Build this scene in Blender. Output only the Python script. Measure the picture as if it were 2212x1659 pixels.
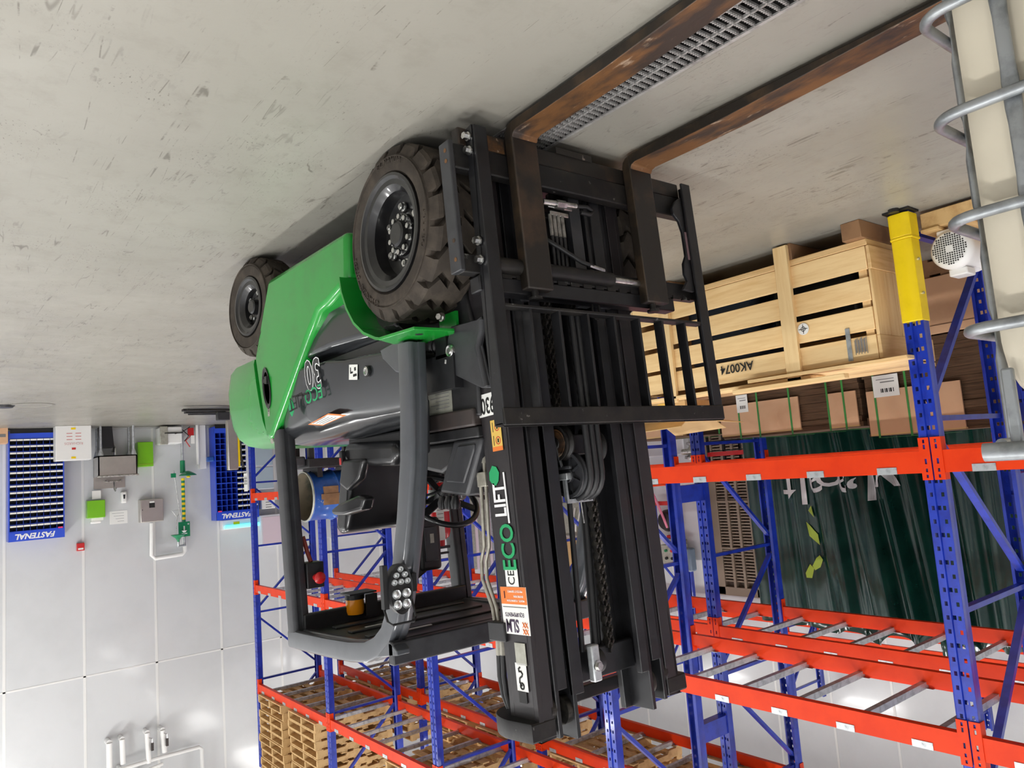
import bpy, bmesh, math, random
from math import sin, cos, pi, radians, sqrt, atan2, hypot
from mathutils import Vector, Matrix
random.seed(7)
for o in list(bpy.data.objects):
    bpy.data.objects.remove(o)
SC = bpy.context.scene
COL = SC.collection

# ------------------------------------------------------------------ camera
# The photograph was taken with the phone held upside down: the camera is rolled by about 180 degrees.
F_PX, YAW, PIT, ROL, EYE = 1630.0, 0.66956, 0.11257, 0.07532, 1.33
_f = Vector((-sin(YAW) * cos(PIT), cos(YAW) * cos(PIT), -sin(PIT)))
_r = Vector((cos(YAW), sin(YAW), 0))
_d = _f.cross(_r)
RX = _r * cos(ROL) + _d * sin(ROL)
DX = -_r * sin(ROL) + _d * cos(ROL)
FX = _f
CAM = Vector((0, 0, EYE))
cam_data = bpy.data.cameras.new('camera')
cam_data.sensor_fit = 'HORIZONTAL'
cam_data.sensor_width = 36
cam_data.lens = F_PX / 2212 * 36
cam_data.clip_start = 0.02
cam_data.clip_end = 100
cam = bpy.data.objects.new('camera', cam_data)
COL.objects.link(cam)
m3 = Matrix((-RX, DX, -FX)).transposed()
cam.matrix_world = Matrix.Translation(CAM) @ m3.to_4x4()
SC.camera = cam

# ------------------------------------------------------------------ world, exposure
world = bpy.data.worlds.new('world')
SC.world = world
world.use_nodes = True
world.node_tree.nodes['Background'].inputs[0].default_value = (1.0, 0.99, 0.97, 1)
world.node_tree.nodes['Background'].inputs[1].default_value = 0.3
vs = SC.view_settings
vs.view_transform = 'Standard'
vs.look = 'None'
vs.exposure = 0.40
vs.gamma = 1.0
vs.use_curve_mapping = False
SC.cycles.max_bounces = 8
SC.cycles.diffuse_bounces = 5
SC.cycles.glossy_bounces = 3

# ------------------------------------------------------------------ ceiling lights (positions shared with the fixtures built below)
ROOM_Z = 8.0
LIGHT_POWER = {-10.0: 34, -6.0: 8, -1.2: 34, 3.4: 120}       # watts of each row of fixtures; the row over the wide aisle is the strongest
LIGHT_SPOTS = [(x, y) for x in (-10.0, -6.0, -1.2, 3.4) for y in (-3.0, 1.0, 5.2, 9.4, 13.5)]
for (lx, ly) in LIGHT_SPOTS:
    ld = bpy.data.lights.new('bay_light', 'AREA')
    ld.shape = 'RECTANGLE'
    ld.size, ld.size_y = 0.5, 1.25
    ld.energy = LIGHT_POWER[lx] * (1.3 if ly < 2 else 1.0)
    ld.color = (1.0, 0.995, 0.98)
    lo = bpy.data.objects.new('bay_light', ld)
    lo.location = (lx, ly, ROOM_Z - 0.75)
    COL.objects.link(lo)

# ------------------------------------------------------------------ helpers
def at(x, y, ax, c):
    """point of the plane axis=c seen at photo pixel x, y (used to read positions off the photograph)"""
    d = RX * ((1106 - x) / F_PX) + DX * ((829.5 - y) / F_PX) + FX
    t = (c - CAM[ax]) / d[ax]
    return CAM + d * t

class MB:
    def __init__(s):
        s.v = []; s.f = []
    def add(s, vs_, fs):
        b = len(s.v)
        s.v += [Vector(p) for p in vs_]
        s.f += [[i + b for i in f] for f in fs]
        return s
    def box(s, x0, x1, y0, y1, z0, z1):
        if x0 > x1: x0, x1 = x1, x0
        if y0 > y1: y0, y1 = y1, y0
        if z0 > z1: z0, z1 = z1, z0
        return s.add([(x0,y0,z0),(x1,y0,z0),(x1,y1,z0),(x0,y1,z0),(x0,y0,z1),(x1,y0,z1),(x1,y1,z1),(x0,y1,z1)],
              [(3,2,1,0),(4,5,6,7),(0,1,5,4),(1,2,6,5),(2,3,7,6),(3,0,4,7)])
    def obox(s, c, ux, uy, uz):
        c, ux, uy, uz = Vector(c), Vector(ux), Vector(uy), Vector(uz)
        P = [c + ux*a + uy*b + uz*d for d in (-1, 1) for (a, b) in ((-1,-1),(1,-1),(1,1),(-1,1))]
        return s.add(P, [(3,2,1,0),(4,5,6,7),(0,1,5,4),(1,2,6,5),(2,3,7,6),(3,0,4,7)])
    def bar(s, a, b, w, h, up=(0,0,1)):
        a, b = Vector(a), Vector(b)
        d = (b - a); L = d.length; d.normalize()
        up = Vector(up)
        sx = d.cross(up)
        if sx.length < 1e-4: sx = d.cross(Vector((1,0,0)))
        sx.normalize(); uz = sx.cross(d)
        return s.obox((a+b)/2, d*L/2, sx*w/2, uz*h/2)
    def prism(s, poly, ax, a, b):
        """poly: 2D points in the two other axes (cyclic order after dropping ax), extruded from a to b on ax"""
        def mk(p, t):
            q = list(p); q.insert(ax, t); return q
        n = len(poly)
        area = sum(poly[i][0]*poly[(i+1)%n][1]-poly[(i+1)%n][0]*poly[i][1] for i in range(n))
        if (area < 0) != (ax == 1): poly = poly[::-1]
        if a > b: a, b = b, a
        return s.add([mk(p, a) for p in poly] + [mk(p, b) for p in poly],
              [list(range(n))[::-1], list(range(n, 2*n))] + [(i, (i+1) % n, n + (i+1) % n, n + i) for i in range(n)])
    def cyl(s, p0, p1, r0, r1=None, n=16, caps=True):
        r1 = r0 if r1 is None else r1
        p0, p1 = Vector(p0), Vector(p1)
        d = (p1-p0).normalized()
        u = d.cross(Vector((0,0,1)) if abs(d.z) < .9 else Vector((1,0,0))).normalized(); w = d.cross(u)
        P = []
        for (p, r) in ((p0, r0), (p1, r1)):
            P += [p + (u*cos(2*pi*i/n) + w*sin(2*pi*i/n))*r for i in range(n)]
        F = [(i, (i+1) % n, n+(i+1) % n, n+i) for i in range(n)]
        if caps: F += [list(range(n))[::-1], list(range(n, 2*n))]
        return s.add(P, F)
    def lathe(s, prof, o, ax, n=32, a0=0, a1=2*pi, caps=False):
        """prof: (radius, height) along direction ax from o"""
        o, d = Vector(o), Vector(ax).normalized()
        u = d.cross(Vector((0,0,1)) if abs(d.z) < .9 else Vector((1,0,0))).normalized(); w = d.cross(u)
        full = abs(a1-a0-2*pi) < 1e-6
        m = n if full else n+1
        P = []
        for (r, h) in prof:
            for i in range(m):
                a = a0 + (a1-a0)*i/n
                P.append(o + d*h + (u*cos(a) + w*sin(a))*r)
        F = []
        for k in range(len(prof)-1):
            for i in range(n):
                j = (i+1) % m
                F.append((k*m+i, k*m+j, (k+1)*m+j, (k+1)*m+i))
        if full and caps:
            if prof[0][0] > 1e-5: F.append(list(range(m))[::-1])
            if prof[-1][0] > 1e-5: F.append([(len(prof)-1)*m+i for i in range(m)])
        return s.add(P, F)
    def tube(s, pts, r, n=10, closed=False, ry=None):
        pts = [Vector(p) for p in pts]
        N = len(pts); P = []; F = []
        prev = None
        for i, p in enumerate(pts):
            if closed: d = pts[(i+1) % N] - pts[i-1]
            else: d = pts[min(i+1, N-1)] - pts[max(i-1, 0)]
            d.normalize()
            if prev is None:
                u = d.cross(Vector((0,0,1)) if abs(d.z) < .9 else Vector((1,0,0))).normalized()
            else:
                u = (prev - d*prev.dot(d)).normalized()
            prev = u; w = d.cross(u)
            rr = r[i] if isinstance(r, (list, tuple)) else r
            P += [p + u*cos(2*pi*k/n)*rr + w*sin(2*pi*k/n)*(ry or rr) for k in range(n)]
        for i in range(N if closed else N-1):
            j = (i+1) % N
            for k in range(n):
                F.append((i*n+k, i*n+(k+1) % n, j*n+(k+1) % n, j*n+k))
        if not closed:
            F += [list(range(n))[::-1], [(N-1)*n+k for k in range(n)]]
        return s.add(P, F)
    def loft(s, rings, cap=True, closed=True):
        n = len(rings[0]); P = [q for r in rings for q in r]; F = []
        for i in range(len(rings)-1):
            for k in range(n if closed else n-1):
                F.append((i*n+k, i*n+(k+1) % n, (i+1)*n+(k+1) % n, (i+1)*n+k))
        if cap: F += [list(range(n))[::-1], [(len(rings)-1)*n+k for k in range(n)]]
        return s.add(P, F)
    def sphere(s, c, r, n=12, sx=1, sy=1, sz=1):
        c = Vector(c); P = []; m = n//2
        for i in range(m+1):
            t = pi*i/m
            for k in range(n):
                a = 2*pi*k/n
                P.append(c + Vector((r*sx*sin(t)*cos(a), r*sy*sin(t)*sin(a), r*sz*cos(t))))
        F = [(i*n+k, (i+1)*n+k, (i+1)*n+(k+1) % n, i*n+(k+1) % n) for i in range(m) for k in range(n)]
        return s.add(P, F)
    def xf(s, M):
        s.v = [M @ p for p in s.v]; return s
    def mesh(s, name, org=(0,0,0), smooth=None):
        org = Vector(org)
        me = bpy.data.meshes.new(name)
        me.from_pydata([p - org for p in s.v], [], s.f)
        me.validate(); me.update()
        bm = bmesh.new(); bm.from_mesh(me)
        bmesh.ops.remove_doubles(bm, verts=bm.verts, dist=1e-6)
        bmesh.ops.recalc_face_normals(bm, faces=bm.faces)
        bm.to_mesh(me); bm.free()
        if smooth is not None:
            me.shade_smooth()
            me.set_sharp_from_angle(angle=radians(smooth))
        return me
    def build(s, name, mat, parent=None, smooth=None, bevel=0, seg=2, org=None, label=None, sub=0):
        o = ROOT.get(parent.name, Vector((0,0,0))) if parent is not None else Vector(org or (0,0,0))
        me = s.mesh(name, o, smooth)
        return link(name, me, mat, parent, None if parent is not None else o, bevel, seg, label, sub)

ROOT = {}   # object name -> world position of its own origin (things are never rotated after their parts are built)
def link(name, me, mat, parent=None, loc=None, bevel=0, seg=2, label=None, sub=0):
    ob = bpy.data.objects.new(name, me)
    if mat is not None and not me.materials: me.materials.append(mat)
    COL.objects.link(ob)
    if parent is not None:
        ob.parent = parent
        ROOT[ob.name] = ROOT.get(parent.name, Vector((0,0,0)))
    elif loc is not None:
        ob.location = loc
        ROOT[ob.name] = Vector(loc)
    if bevel:
        b = ob.modifiers.new('bevel', 'BEVEL'); b.width = bevel; b.segments = seg; b.limit_method = 'ANGLE'; b.angle_limit = radians(40)
        b.harden_normals = False
        me.shade_smooth(); me.set_sharp_from_angle(angle=radians(50))
    if sub:
        b = ob.modifiers.new('sub', 'SUBSURF'); b.levels = sub; b.render_levels = sub
        me.shade_smooth()
    if label: ob['label'] = label
    return ob

def thing(name, label, cat, loc=(0,0,0), group=None):
    o = bpy.data.objects.new(name, None)
    o.empty_display_size = 0.1
    o.location = loc
    COL.objects.link(o)
    ROOT[o.name] = Vector(loc)
    return tag(o, label, cat, group)
def tag(o, label, cat, group=None):
    o['label'] = label; o['category'] = cat
    if group: o['group'] = group
    return o
def struct(o):
    o['kind'] = 'structure'; return o
def put(me, name, mat, parent, loc, rot=None, label=None):
    """a piece that shares mesh data, placed at a world position under its thing"""
    ob = bpy.data.objects.new(name, me)
    if mat is not None and not me.materials: me.materials.append(mat)
    COL.objects.link(ob)
    base = ROOT.get(parent.name, Vector((0,0,0))) if parent is not None else Vector((0,0,0))
    ob.parent = parent
    ob.location = Vector(loc) - base
    if rot is not None: ob.rotation_euler = rot
    ROOT[ob.name] = Vector(loc)
    if label: ob['label'] = label
    return ob
def copy_tree(o, parent=None, loc=None, rot=None):
    c = o.copy(); COL.objects.link(c)
    c.parent = parent
    if loc is not None: c.location = loc
    if rot is not None: c.rotation_euler = rot
    for ch in [k for k in o.children]:
        copy_tree(ch, c)
    return c

def text_mesh(txt, size=1.0, extrude=0.0, font_shear=0.0, align='CENTER', spacing=1.0, offset=0.0, sx=1.0):
    cu = bpy.data.curves.new('lettering', 'FONT')
    cu.body = txt; cu.size = size; cu.extrude = extrude; cu.shear = font_shear
    cu.align_x = align; cu.align_y = 'CENTER'; cu.space_character = spacing; cu.offset = offset
    cu.resolution_u = 3
    ob = bpy.data.objects.new('lettering', cu)
    COL.objects.link(ob)
    bpy.context.view_layer.update()
    dg = bpy.context.evaluated_depsgraph_get()
    me = bpy.data.meshes.new_from_object(ob.evaluated_get(dg))
    me.materials.clear()
    bpy.data.objects.remove(ob)
    for v in me.vertices: v.co.x *= sx
    return me
def lettering(name, txt, size, mat, parent, pos, right, up, extrude=0.0006, **kw):
    """letters standing on a surface: right and up are world directions of the reading direction"""
    me = text_mesh(txt, size, extrude, **kw)
    right, up = Vector(right).normalized(), Vector(up).normalized()
    nrm = right.cross(up)
    R3 = Matrix((right, up, nrm)).transposed()
    base = ROOT.get(parent.name, Vector((0,0,0))) if parent is not None else Vector((0,0,0))
    M4 = Matrix.Translation(Vector(pos) - base) @ R3.to_4x4()
    me.transform(M4)
    ob = bpy.data.objects.new(name, me)
    me.materials.append(mat)
    COL.objects.link(ob)
    ob.parent = parent
    return ob

# ------------------------------------------------------------------ materials
MATS = {}
def mat(name, col, rough=0.5, metal=0.0, col2=None, scale=6.0, amt=(0.45, 0.65), bump=0.0, bscale=60.0, detail=6.0,
        stretch=(1,1,1), spec=0.5, coat=0.0, emit=None, estr=0.0, rough2=None, alpha=None, trans=0.0, sss=0.0, col3=None, scale3=20.0, amt3=(.6,.7)):
    if name in MATS: return MATS[name]
    m = bpy.data.materials.new(name); MATS[name] = m
    m.use_nodes = True
    nt = m.node_tree; N = nt.nodes; L = nt.links
    bs = N['Principled BSDF']
    bs.inputs['Base Color'].default_value = (*col, 1)
    bs.inputs['Roughness'].default_value = rough
    bs.inputs['Metallic'].default_value = metal
    bs.inputs['Specular IOR Level'].default_value = spec
    bs.inputs['Coat Weight'].default_value = coat
    bs.inputs['Coat Roughness'].default_value = 0.08
    if trans: bs.inputs['Transmission Weight'].default_value = trans
    if sss:
        bs.inputs['Subsurface Weight'].default_value = sss
        bs.inputs['Subsurface Radius'].default_value = (.05, .05, .045)
    if emit:
        bs.inputs['Emission Color'].default_value = (*emit, 1)
        bs.inputs['Emission Strength'].default_value = estr
    tc = None
    def coords():
        nonlocal tc
        if tc is None:
            t = N.new('ShaderNodeTexCoord')
            mp = N.new('ShaderNodeMapping'); mp.inputs['Scale'].default_value = stretch
            L.new(t.outputs['Object'], mp.inputs['Vector']); tc = mp.outputs['Vector']
        return tc
    def noise(sc, det=detail, rough_=0.6):
        n = N.new('ShaderNodeTexNoise'); n.inputs['Scale'].default_value = sc
        n.inputs['Detail'].default_value = det; n.inputs['Roughness'].default_value = rough_
        L.new(coords(), n.inputs['Vector']); return n
    src = None
    if col2:
        n = noise(scale)
        r = N.new('ShaderNodeMapRange'); r.inputs['From Min'].default_value, r.inputs['From Max'].default_value = amt
        L.new(n.outputs['Fac'], r.inputs['Value'])
        mx = N.new('ShaderNodeMix'); mx.data_type = 'RGBA'
        mx.inputs['A'].default_value = (*col, 1); mx.inputs['B'].default_value = (*col2, 1)
        L.new(r.outputs['Result'], mx.inputs['Factor'])
        src = mx.outputs['Result']
        if rough2 is not None:
            m2 = N.new('ShaderNodeMapRange'); m2.inputs['To Min'].default_value = rough; m2.inputs['To Max'].default_value = rough2
            L.new(r.outputs['Result'], m2.inputs['Value']); L.new(m2.outputs['Result'], bs.inputs['Roughness'])
    if col3:
        n = noise(scale3)
        r = N.new('ShaderNodeMapRange'); r.inputs['From Min'].default_value, r.inputs['From Max'].default_value = amt3
        L.new(n.outputs['Fac'], r.inputs['Value'])
        mx = N.new('ShaderNodeMix'); mx.data_type = 'RGBA'
        if src is not None: L.new(src, mx.inputs['A'])
        else: mx.inputs['A'].default_value = (*col, 1)
        mx.inputs['B'].default_value = (*col3, 1)
        L.new(r.outputs['Result'], mx.inputs['Factor'])
        src = mx.outputs['Result']
    if src is not None: L.new(src, bs.inputs['Base Color'])
    if bump:
        n = noise(bscale, 4)
        b = N.new('ShaderNodeBump'); b.inputs['Strength'].default_value = bump; b.inputs['Distance'].default_value = 0.01
        L.new(n.outputs['Fac'], b.inputs['Height']); L.new(b.outputs['Normal'], bs.inputs['Normal'])
    return m
def srgb(r, g, b):
    f = lambda c: (c/255/12.92) if c/255 <= .04045 else ((c/255+.055)/1.055)**2.4
    return (f(r), f(g), f(b))

M_blue = mat('blue_paint', srgb(30,58,178), .32, col2=srgb(22,44,150), scale=9, coat=.25)
M_orange = mat('orange_paint', srgb(231,62,13), .42, col2=srgb(221,55,10), scale=4, spec=.25)
M_galv = mat('galvanized_steel', srgb(200,204,207), .36, .55, col2=srgb(166,170,173), scale=22, bump=.05, bscale=90)
M_steel = mat('bright_steel', srgb(215,215,212), .28, 1.0, col2=srgb(160,160,158), scale=30)
M_black = mat('black_steel', srgb(36,36,39), .42, .2, col2=srgb(26,26,28), scale=10, coat=.1, bump=.03, col3=srgb(92,90,86), scale3=34, amt3=(.70,.78))
M_blackworn = mat('worn_black_steel', srgb(29,28,29), .5, .25, col2=srgb(46,43,40), scale=9, bump=.06, col3=srgb(140,138,134), scale3=24, amt3=(.66,.74))
M_mastside = mat('mast_dark_paint', srgb(44,40,42), .42, .1, col2=srgb(36,34,37), scale=7, coat=.1, col3=srgb(110,104,98), scale3=40, amt3=(.74,.8))
M_rust = mat('rusty_fork_steel', srgb(118,82,50), .5, .3, col2=srgb(58,48,42), scale=9, amt=(.44,.58), stretch=(1,.30,1), bump=.15, bscale=50, detail=10, col3=srgb(168,146,124), scale3=26, amt3=(.62,.70))
M_forkside = mat('dark_fork_edge', srgb(44,38,32), .5, .4, col2=srgb(70,56,42), scale=8, bump=.08)
M_forkshank = mat('fork_shank_steel', srgb(46,42,39), .45, .3, col2=srgb(78,62,50), scale=4.5, amt=(.52,.68), bump=.08, col3=srgb(140,128,118), scale3=22, amt3=(.69,.76))
M_rubber = mat('tire_rubber', srgb(58,52,46), .78, col2=srgb(76,68,60), scale=12, bump=.12, bscale=80, spec=.3)
M_rim = mat('rim_black', srgb(20,20,22), .3, .1, col2=srgb(34,33,33), scale=14, coat=.3)
M_green = mat('green_paint', srgb(22,146,48), .24, col2=srgb(30,132,46), scale=3, coat=.35, col3=srgb(70,146,62), scale3=18, amt3=(.7,.8))
M_greenlight = M_green
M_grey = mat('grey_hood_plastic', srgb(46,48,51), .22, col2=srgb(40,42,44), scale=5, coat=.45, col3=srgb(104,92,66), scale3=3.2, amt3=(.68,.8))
M_pillar = mat('grey_pillar_paint', srgb(80,83,88), .3, .1, col2=srgb(72,75,80), scale=7, coat=.4)
M_plastic = mat('black_plastic', srgb(36,36,38), .42, col2=srgb(28,28,30), scale=20, bump=.03)
M_vinyl = mat('black_vinyl', srgb(26,26,28), .3, coat=.2, bump=.02, bscale=120)
M_hose = mat('black_hose', srgb(34,34,36), .45)
M_dgrey = mat('dark_grey_plastic', srgb(56,57,60), .4, col2=srgb(46,46,50), scale=12)
M_brown = mat('dark_brown_cover', srgb(62,54,52), .45, col2=srgb(52,48,48), scale=10)
M_white = mat('white_plastic', srgb(236,236,234), .35)
M_paper = mat('white_paper', srgb(238,238,234), .7)
M_inkblack = mat('black_ink', srgb(22,22,22), .6)
M_inkgrey = mat('grey_ink', srgb(120,120,120), .6)
M_inkwhite = mat('white_ink', srgb(240,240,240), .5)
M_inkgreen = mat('green_ink', srgb(30,160,98), .5)
M_inkorange = mat('orange_ink', srgb(232,126,52), .5)
M_inkpurple = mat('plum_ink', srgb(62,44,72), .5)
M_inkred = mat('red_ink', srgb(196,44,40), .5)
M_yellow = mat('yellow_plastic', srgb(246,212,10), .42, col2=srgb(236,202,8), scale=6, bump=.03)
M_yellabel = mat('yellow_label', srgb(226,188,92), .5)
M_amber = mat('amber_lens', srgb(255,160,20), .2, coat=.5)
M_red = mat('red_paint', srgb(200,32,34), .3, coat=.3)
M_pink = mat('pink_tag', srgb(240,60,120), .5)
M_chain = mat('oily_chain', srgb(46,44,42), .38, .6, col2=srgb(74,70,64), scale=40)
M_pipe = mat('grey_steel_pipe', srgb(176,172,160), .35, .5, col2=srgb(150,146,134), scale=20)
M_silver = mat('silver_plate', srgb(178,178,166), .4, .4, col2=srgb(160,158,146), scale=20)
M_wood = mat('pine_wood', srgb(232,196,142), .65, col2=srgb(214,172,114), scale=3.2, amt=(.38,.68), stretch=(1,1,14), bump=.05)
M_woody = mat('pine_wood_y', srgb(248,214,158), .65, col2=srgb(232,190,130), scale=3.0, amt=(.40,.70), stretch=(9,.8,9), bump=.04, col3=srgb(120,78,44), scale3=1.6, amt3=(.72,.80))
M_woodz = mat('pine_wood_z', srgb(242,210,156), .65, col2=srgb(228,188,130), scale=3.0, amt=(.40,.70), stretch=(9,9,.8), bump=.04)
M_pallet = mat('pallet_wood', srgb(212,176,122), .75, col2=srgb(190,150,98), scale=3.0, stretch=(4,4,4), bump=.05)
M_palletd = mat('pallet_wood_dark', srgb(150,112,78), .8, col2=srgb(120,88,62), scale=4.0, bump=.05)
M_card = mat('cardboard', srgb(214,172,136), .8, col2=srgb(206,162,126), scale=3.0)
M_carddark = mat('cardboard_edge', srgb(122,92,68), .85, col2=srgb(96,72,54), scale=9, stretch=(1,1,8))
M_flute = mat('cardboard_flutes', srgb(112,84,60), .9, col2=srgb(74,54,38), scale=8, amt=(.35,.65), stretch=(.6,.6,22), bump=.5, bscale=18)
M_cardlight = mat('cardboard_light', srgb(214,180,128), .8, col2=srgb(204,168,116), scale=4)
M_strap = mat('green_strap', srgb(60,140,66), .4)
M_pvc = mat('green_pvc', srgb(14,52,44), .2, col2=srgb(20,62,52), scale=3, coat=.3)
M_lime = mat('lime_print', srgb(160,182,56), .4)
M_tank = mat('white_tank_plastic', srgb(198,190,172), .42, col2=srgb(192,184,166), scale=2, sss=.0)
M_stainless = mat('stainless', srgb(200,195,188), .34, .8, col2=srgb(192,187,180), scale=5)
M_lime2 = mat('lime_green_enamel', srgb(120,190,28), .3, coat=.3)
M_bin = mat('black_bin', srgb(26,26,30), .35)
M_bluebin = mat('blue_cabinet', srgb(40,78,208), .35, coat=.2)
M_sgreen = mat('safety_green', srgb(16,130,84), .3, coat=.3)
M_tubelamp = mat('cyan_tube', srgb(120,230,240), .3, emit=(0.15, .85, .9), estr=1.2)
M_lamp = mat('lamp_glass', srgb(250,250,250), .3, emit=(1, .985, .96), estr=9.0)
M_lens = mat('clear_lens', srgb(225,228,230), .12, .7, coat=.5)
M_drumblue = mat('drum_blue', srgb(36,92,176), .35, col2=srgb(28,74,150), scale=5, col3=srgb(210,210,205), scale3=14, amt3=(.66,.70), coat=.3)
M_drumin = mat('drum_inside', srgb(96,86,70), .6, col2=srgb(52,58,48), scale=6)
M_louver = mat('taupe_metal', srgb(150,134,118), .45, .2)
M_louverd = mat('taupe_slat', srgb(112,98,86), .5, .2)
M_pinkw = mat('pale_mauve', srgb(214,196,206), .6)
M_ducts = mat('pale_grey_panel', srgb(208,208,214), .5)
M_drain = mat('drain_steel', srgb(176,174,172), .4, .3, col2=srgb(140,138,136), scale=20)
M_pitshade = mat('drain_pit_shade', srgb(22,20,19), .9)  # near-black so the grate gaps look shaded; shade put into the colour
M_cage = mat('cage_tube_steel', srgb(158,162,165), .36, .7, col2=srgb(126,130,133), scale=16, bump=.05, bscale=80)
M_clear = mat('clear_film', srgb(230,232,234), .2, alpha=.5, trans=.8)
M_skin = mat('cable_red', srgb(150,60,50), .5)
# ================================================================== the setting
FAR_Y, LEFT_X, RIGHT_X, BACK_Y = 15.7, -13.6, 5.4, -6.0
DR = (-2.075, -1.795, 0.6, 2.62)     # floor drain opening x0 x1 y0 y1

def floor_material():
    m = bpy.data.materials.new('sealed_concrete'); m.use_nodes = True
    nt = m.node_tree; N = nt.nodes; L = nt.links; bs = N['Principled BSDF']
    t = N.new('ShaderNodeTexCoord')
    def mapping(scale, rot=0.0):
        mp = N.new('ShaderNodeMapping'); mp.inputs['Scale'].default_value = scale; mp.inputs['Rotation'].default_value = (0, 0, rot)
        L.new(t.outputs['Object'], mp.inputs['Vector']); return mp.outputs['Vector']
    def noise(vec, sc, det=5, ro=.6, dist=0.0):
        n = N.new('ShaderNodeTexNoise'); n.inputs['Scale'].default_value = sc; n.inputs['Detail'].default_value = det
        n.inputs['Roughness'].default_value = ro; n.inputs['Distortion'].default_value = dist
        L.new(vec, n.inputs['Vector']); return n.outputs['Fac']
    def rng(src, a, b, c=0.0, d=1.0):
        r = N.new('ShaderNodeMapRange'); r.inputs['From Min'].default_value = a; r.inputs['From Max'].default_value = b
        r.inputs['To Min'].default_value = c; r.inputs['To Max'].default_value = d
        L.new(src, r.inputs['Value']); return r.outputs['Result']
    def math_(op, a, b):
        k = N.new('ShaderNodeMath'); k.operation = op
        for i, q in enumerate((a, b)):
            if isinstance(q, (int, float)): k.inputs[i].default_value = q
            else: L.new(q, k.inputs[i])
        return k.outputs[0]
    def mix(fac, a, b):
        k = N.new('ShaderNodeMix'); k.data_type = 'RGBA'
        L.new(fac, k.inputs['Factor'])
        for nm, q in (('A', a), ('B', b)):
            if isinstance(q, tuple): k.inputs[nm].default_value = (*q, 1)
            else: L.new(q, k.inputs[nm])
        return k.outputs['Result']
    p = mapping((1, 1, 1))
    base = mix(rng(noise(p, .7, 4), .35, .65), srgb(142,139,130), srgb(151,148,139))
    base = mix(rng(noise(p, 5, 6, .7), .52, .75, 0, .6), base, srgb(128,124,114))
    # scuffs: short broken hairlines in two directions and freckles, thicker where traffic passes
    traffic = rng(noise(p, .8, 3), .42, .62, .05, .9)
    def lines(rot, stretch, sc, width):
        v = mapping((1.0, stretch, 1.0), rot)
        d = math_('ABSOLUTE', math_('SUBTRACT', noise(v, sc, 3, .5, .4), .5), 0)
        ln = rng(d, width*.25, width, 1, 0)
        brk = rng(noise(p, 7, 4, .7), .49, .57)
        return math_('MULTIPLY', ln, brk)
    sc1 = math_('MULTIPLY', lines(.35, .12, 6.0, .009), traffic)
    sc2 = math_('MULTIPLY', lines(-1.0, .10, 5.5, .008), traffic)
    sc3 = lines(1.9, .05, 4.0, .005)
    frk = math_('MULTIPLY', rng(noise(mapping((1, .45, 1), .5), 100, 4, .65), .60, .66), rng(noise(p, 2.2, 4, .6), .50, .60))
    dirt = math_('MULTIPLY', rng(noise(mapping((1, .4, 1), .3), 20, 8, .85), .55, .66, 0, .8), traffic)
    allm = math_('MAXIMUM', math_('MAXIMUM', sc1, sc2), math_('MAXIMUM', math_('MULTIPLY', sc3, .8), frk))
    allm = math_('MAXIMUM', math_('MULTIPLY', allm, .80), math_('MULTIPLY', dirt, .5))
    c = mix(allm, base, srgb(80,75,67))
    L.new(c, bs.inputs['Base Color'])
    L.new(rng(noise(p, 3, 5), .3, .7, .30, .46), bs.inputs['Roughness'])
    bs.inputs['Specular IOR Level'].default_value = .45
    b = N.new('ShaderNodeBump'); b.inputs['Strength'].default_value = .06; b.inputs['Distance'].default_value = .01
    L.new(noise(p, 14, 4), b.inputs['Height']); L.new(b.outputs['Normal'], bs.inputs['Normal'])
    return m
M_floor = floor_material()
f = MB()
f.box(LEFT_X, DR[0], BACK_Y, FAR_Y, -.15, 0).box(DR[1], RIGHT_X, BACK_Y, FAR_Y, -.15, 0)
f.box(DR[0], DR[1], BACK_Y, DR[2], -.15, 0).box(DR[0], DR[1], DR[3], FAR_Y, -.15, 0).box(DR[0], DR[1], DR[2], DR[3], -.16, -.13)
fo = struct(f.build('floor', M_floor))
fo['label'] = 'pale sealed concrete floor with dark scuff marks'

M_wallb = mat('wall_backing', srgb(214,214,212), .5)
M_panel = mat('white_wall_panel', srgb(208,210,212), .24, col2=srgb(203,205,207), scale=1.2, bump=.05, bscale=9, coat=.3)
M_strip = mat('white_divider_strip', srgb(226,226,224), .3)
M_ceil = mat('ceiling_white', srgb(244,244,243), .7)
SEAM_X = [-1.148 - 1.184*k for k in range(-6, 12)]
wf = struct(MB().box(LEFT_X, RIGHT_X, FAR_Y + .012, FAR_Y + .15, 0, ROOM_Z).build('wall_far', M_wallb))
wf['label'] = 'white glossy panelled far wall'
for i in range(len(SEAM_X) - 1):
    for (z0, z1) in ((.02, 4.385), (4.40, ROOM_Z)):
        MB().box(SEAM_X[i+1] + .008, SEAM_X[i] - .008, FAR_Y, FAR_Y + .012, z0, z1).build('panel', M_panel, wf)
for x in SEAM_X:
    MB().box(x - .022, x + .022, FAR_Y - .005, FAR_Y + .012, .02, ROOM_Z).build('divider_strip', M_strip, wf, bevel=.002)
MB().box(SEAM_X[-1], SEAM_X[0], FAR_Y - .005, FAR_Y + .012, 4.378, 4.408).build('divider_strip', M_strip, wf, bevel=.002)
wl = struct(MB().box(LEFT_X - .15, LEFT_X - .012, BACK_Y, FAR_Y, 0, ROOM_Z).build('wall_left', M_wallb))
wl['label'] = 'white panelled wall behind the racks'
yy = BACK_Y
while yy < FAR_Y - .01:
    y1 = min(yy + 1.184, FAR_Y)
    MB().box(LEFT_X - .012, LEFT_X, yy + .008, y1 - .008, .02, ROOM_Z).build('panel', M_panel, wl)
    MB().box(LEFT_X - .012, LEFT_X + .005, yy - .022, yy + .022, .02, ROOM_Z).build('divider_strip', M_strip, wl)
    yy = y1
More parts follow.
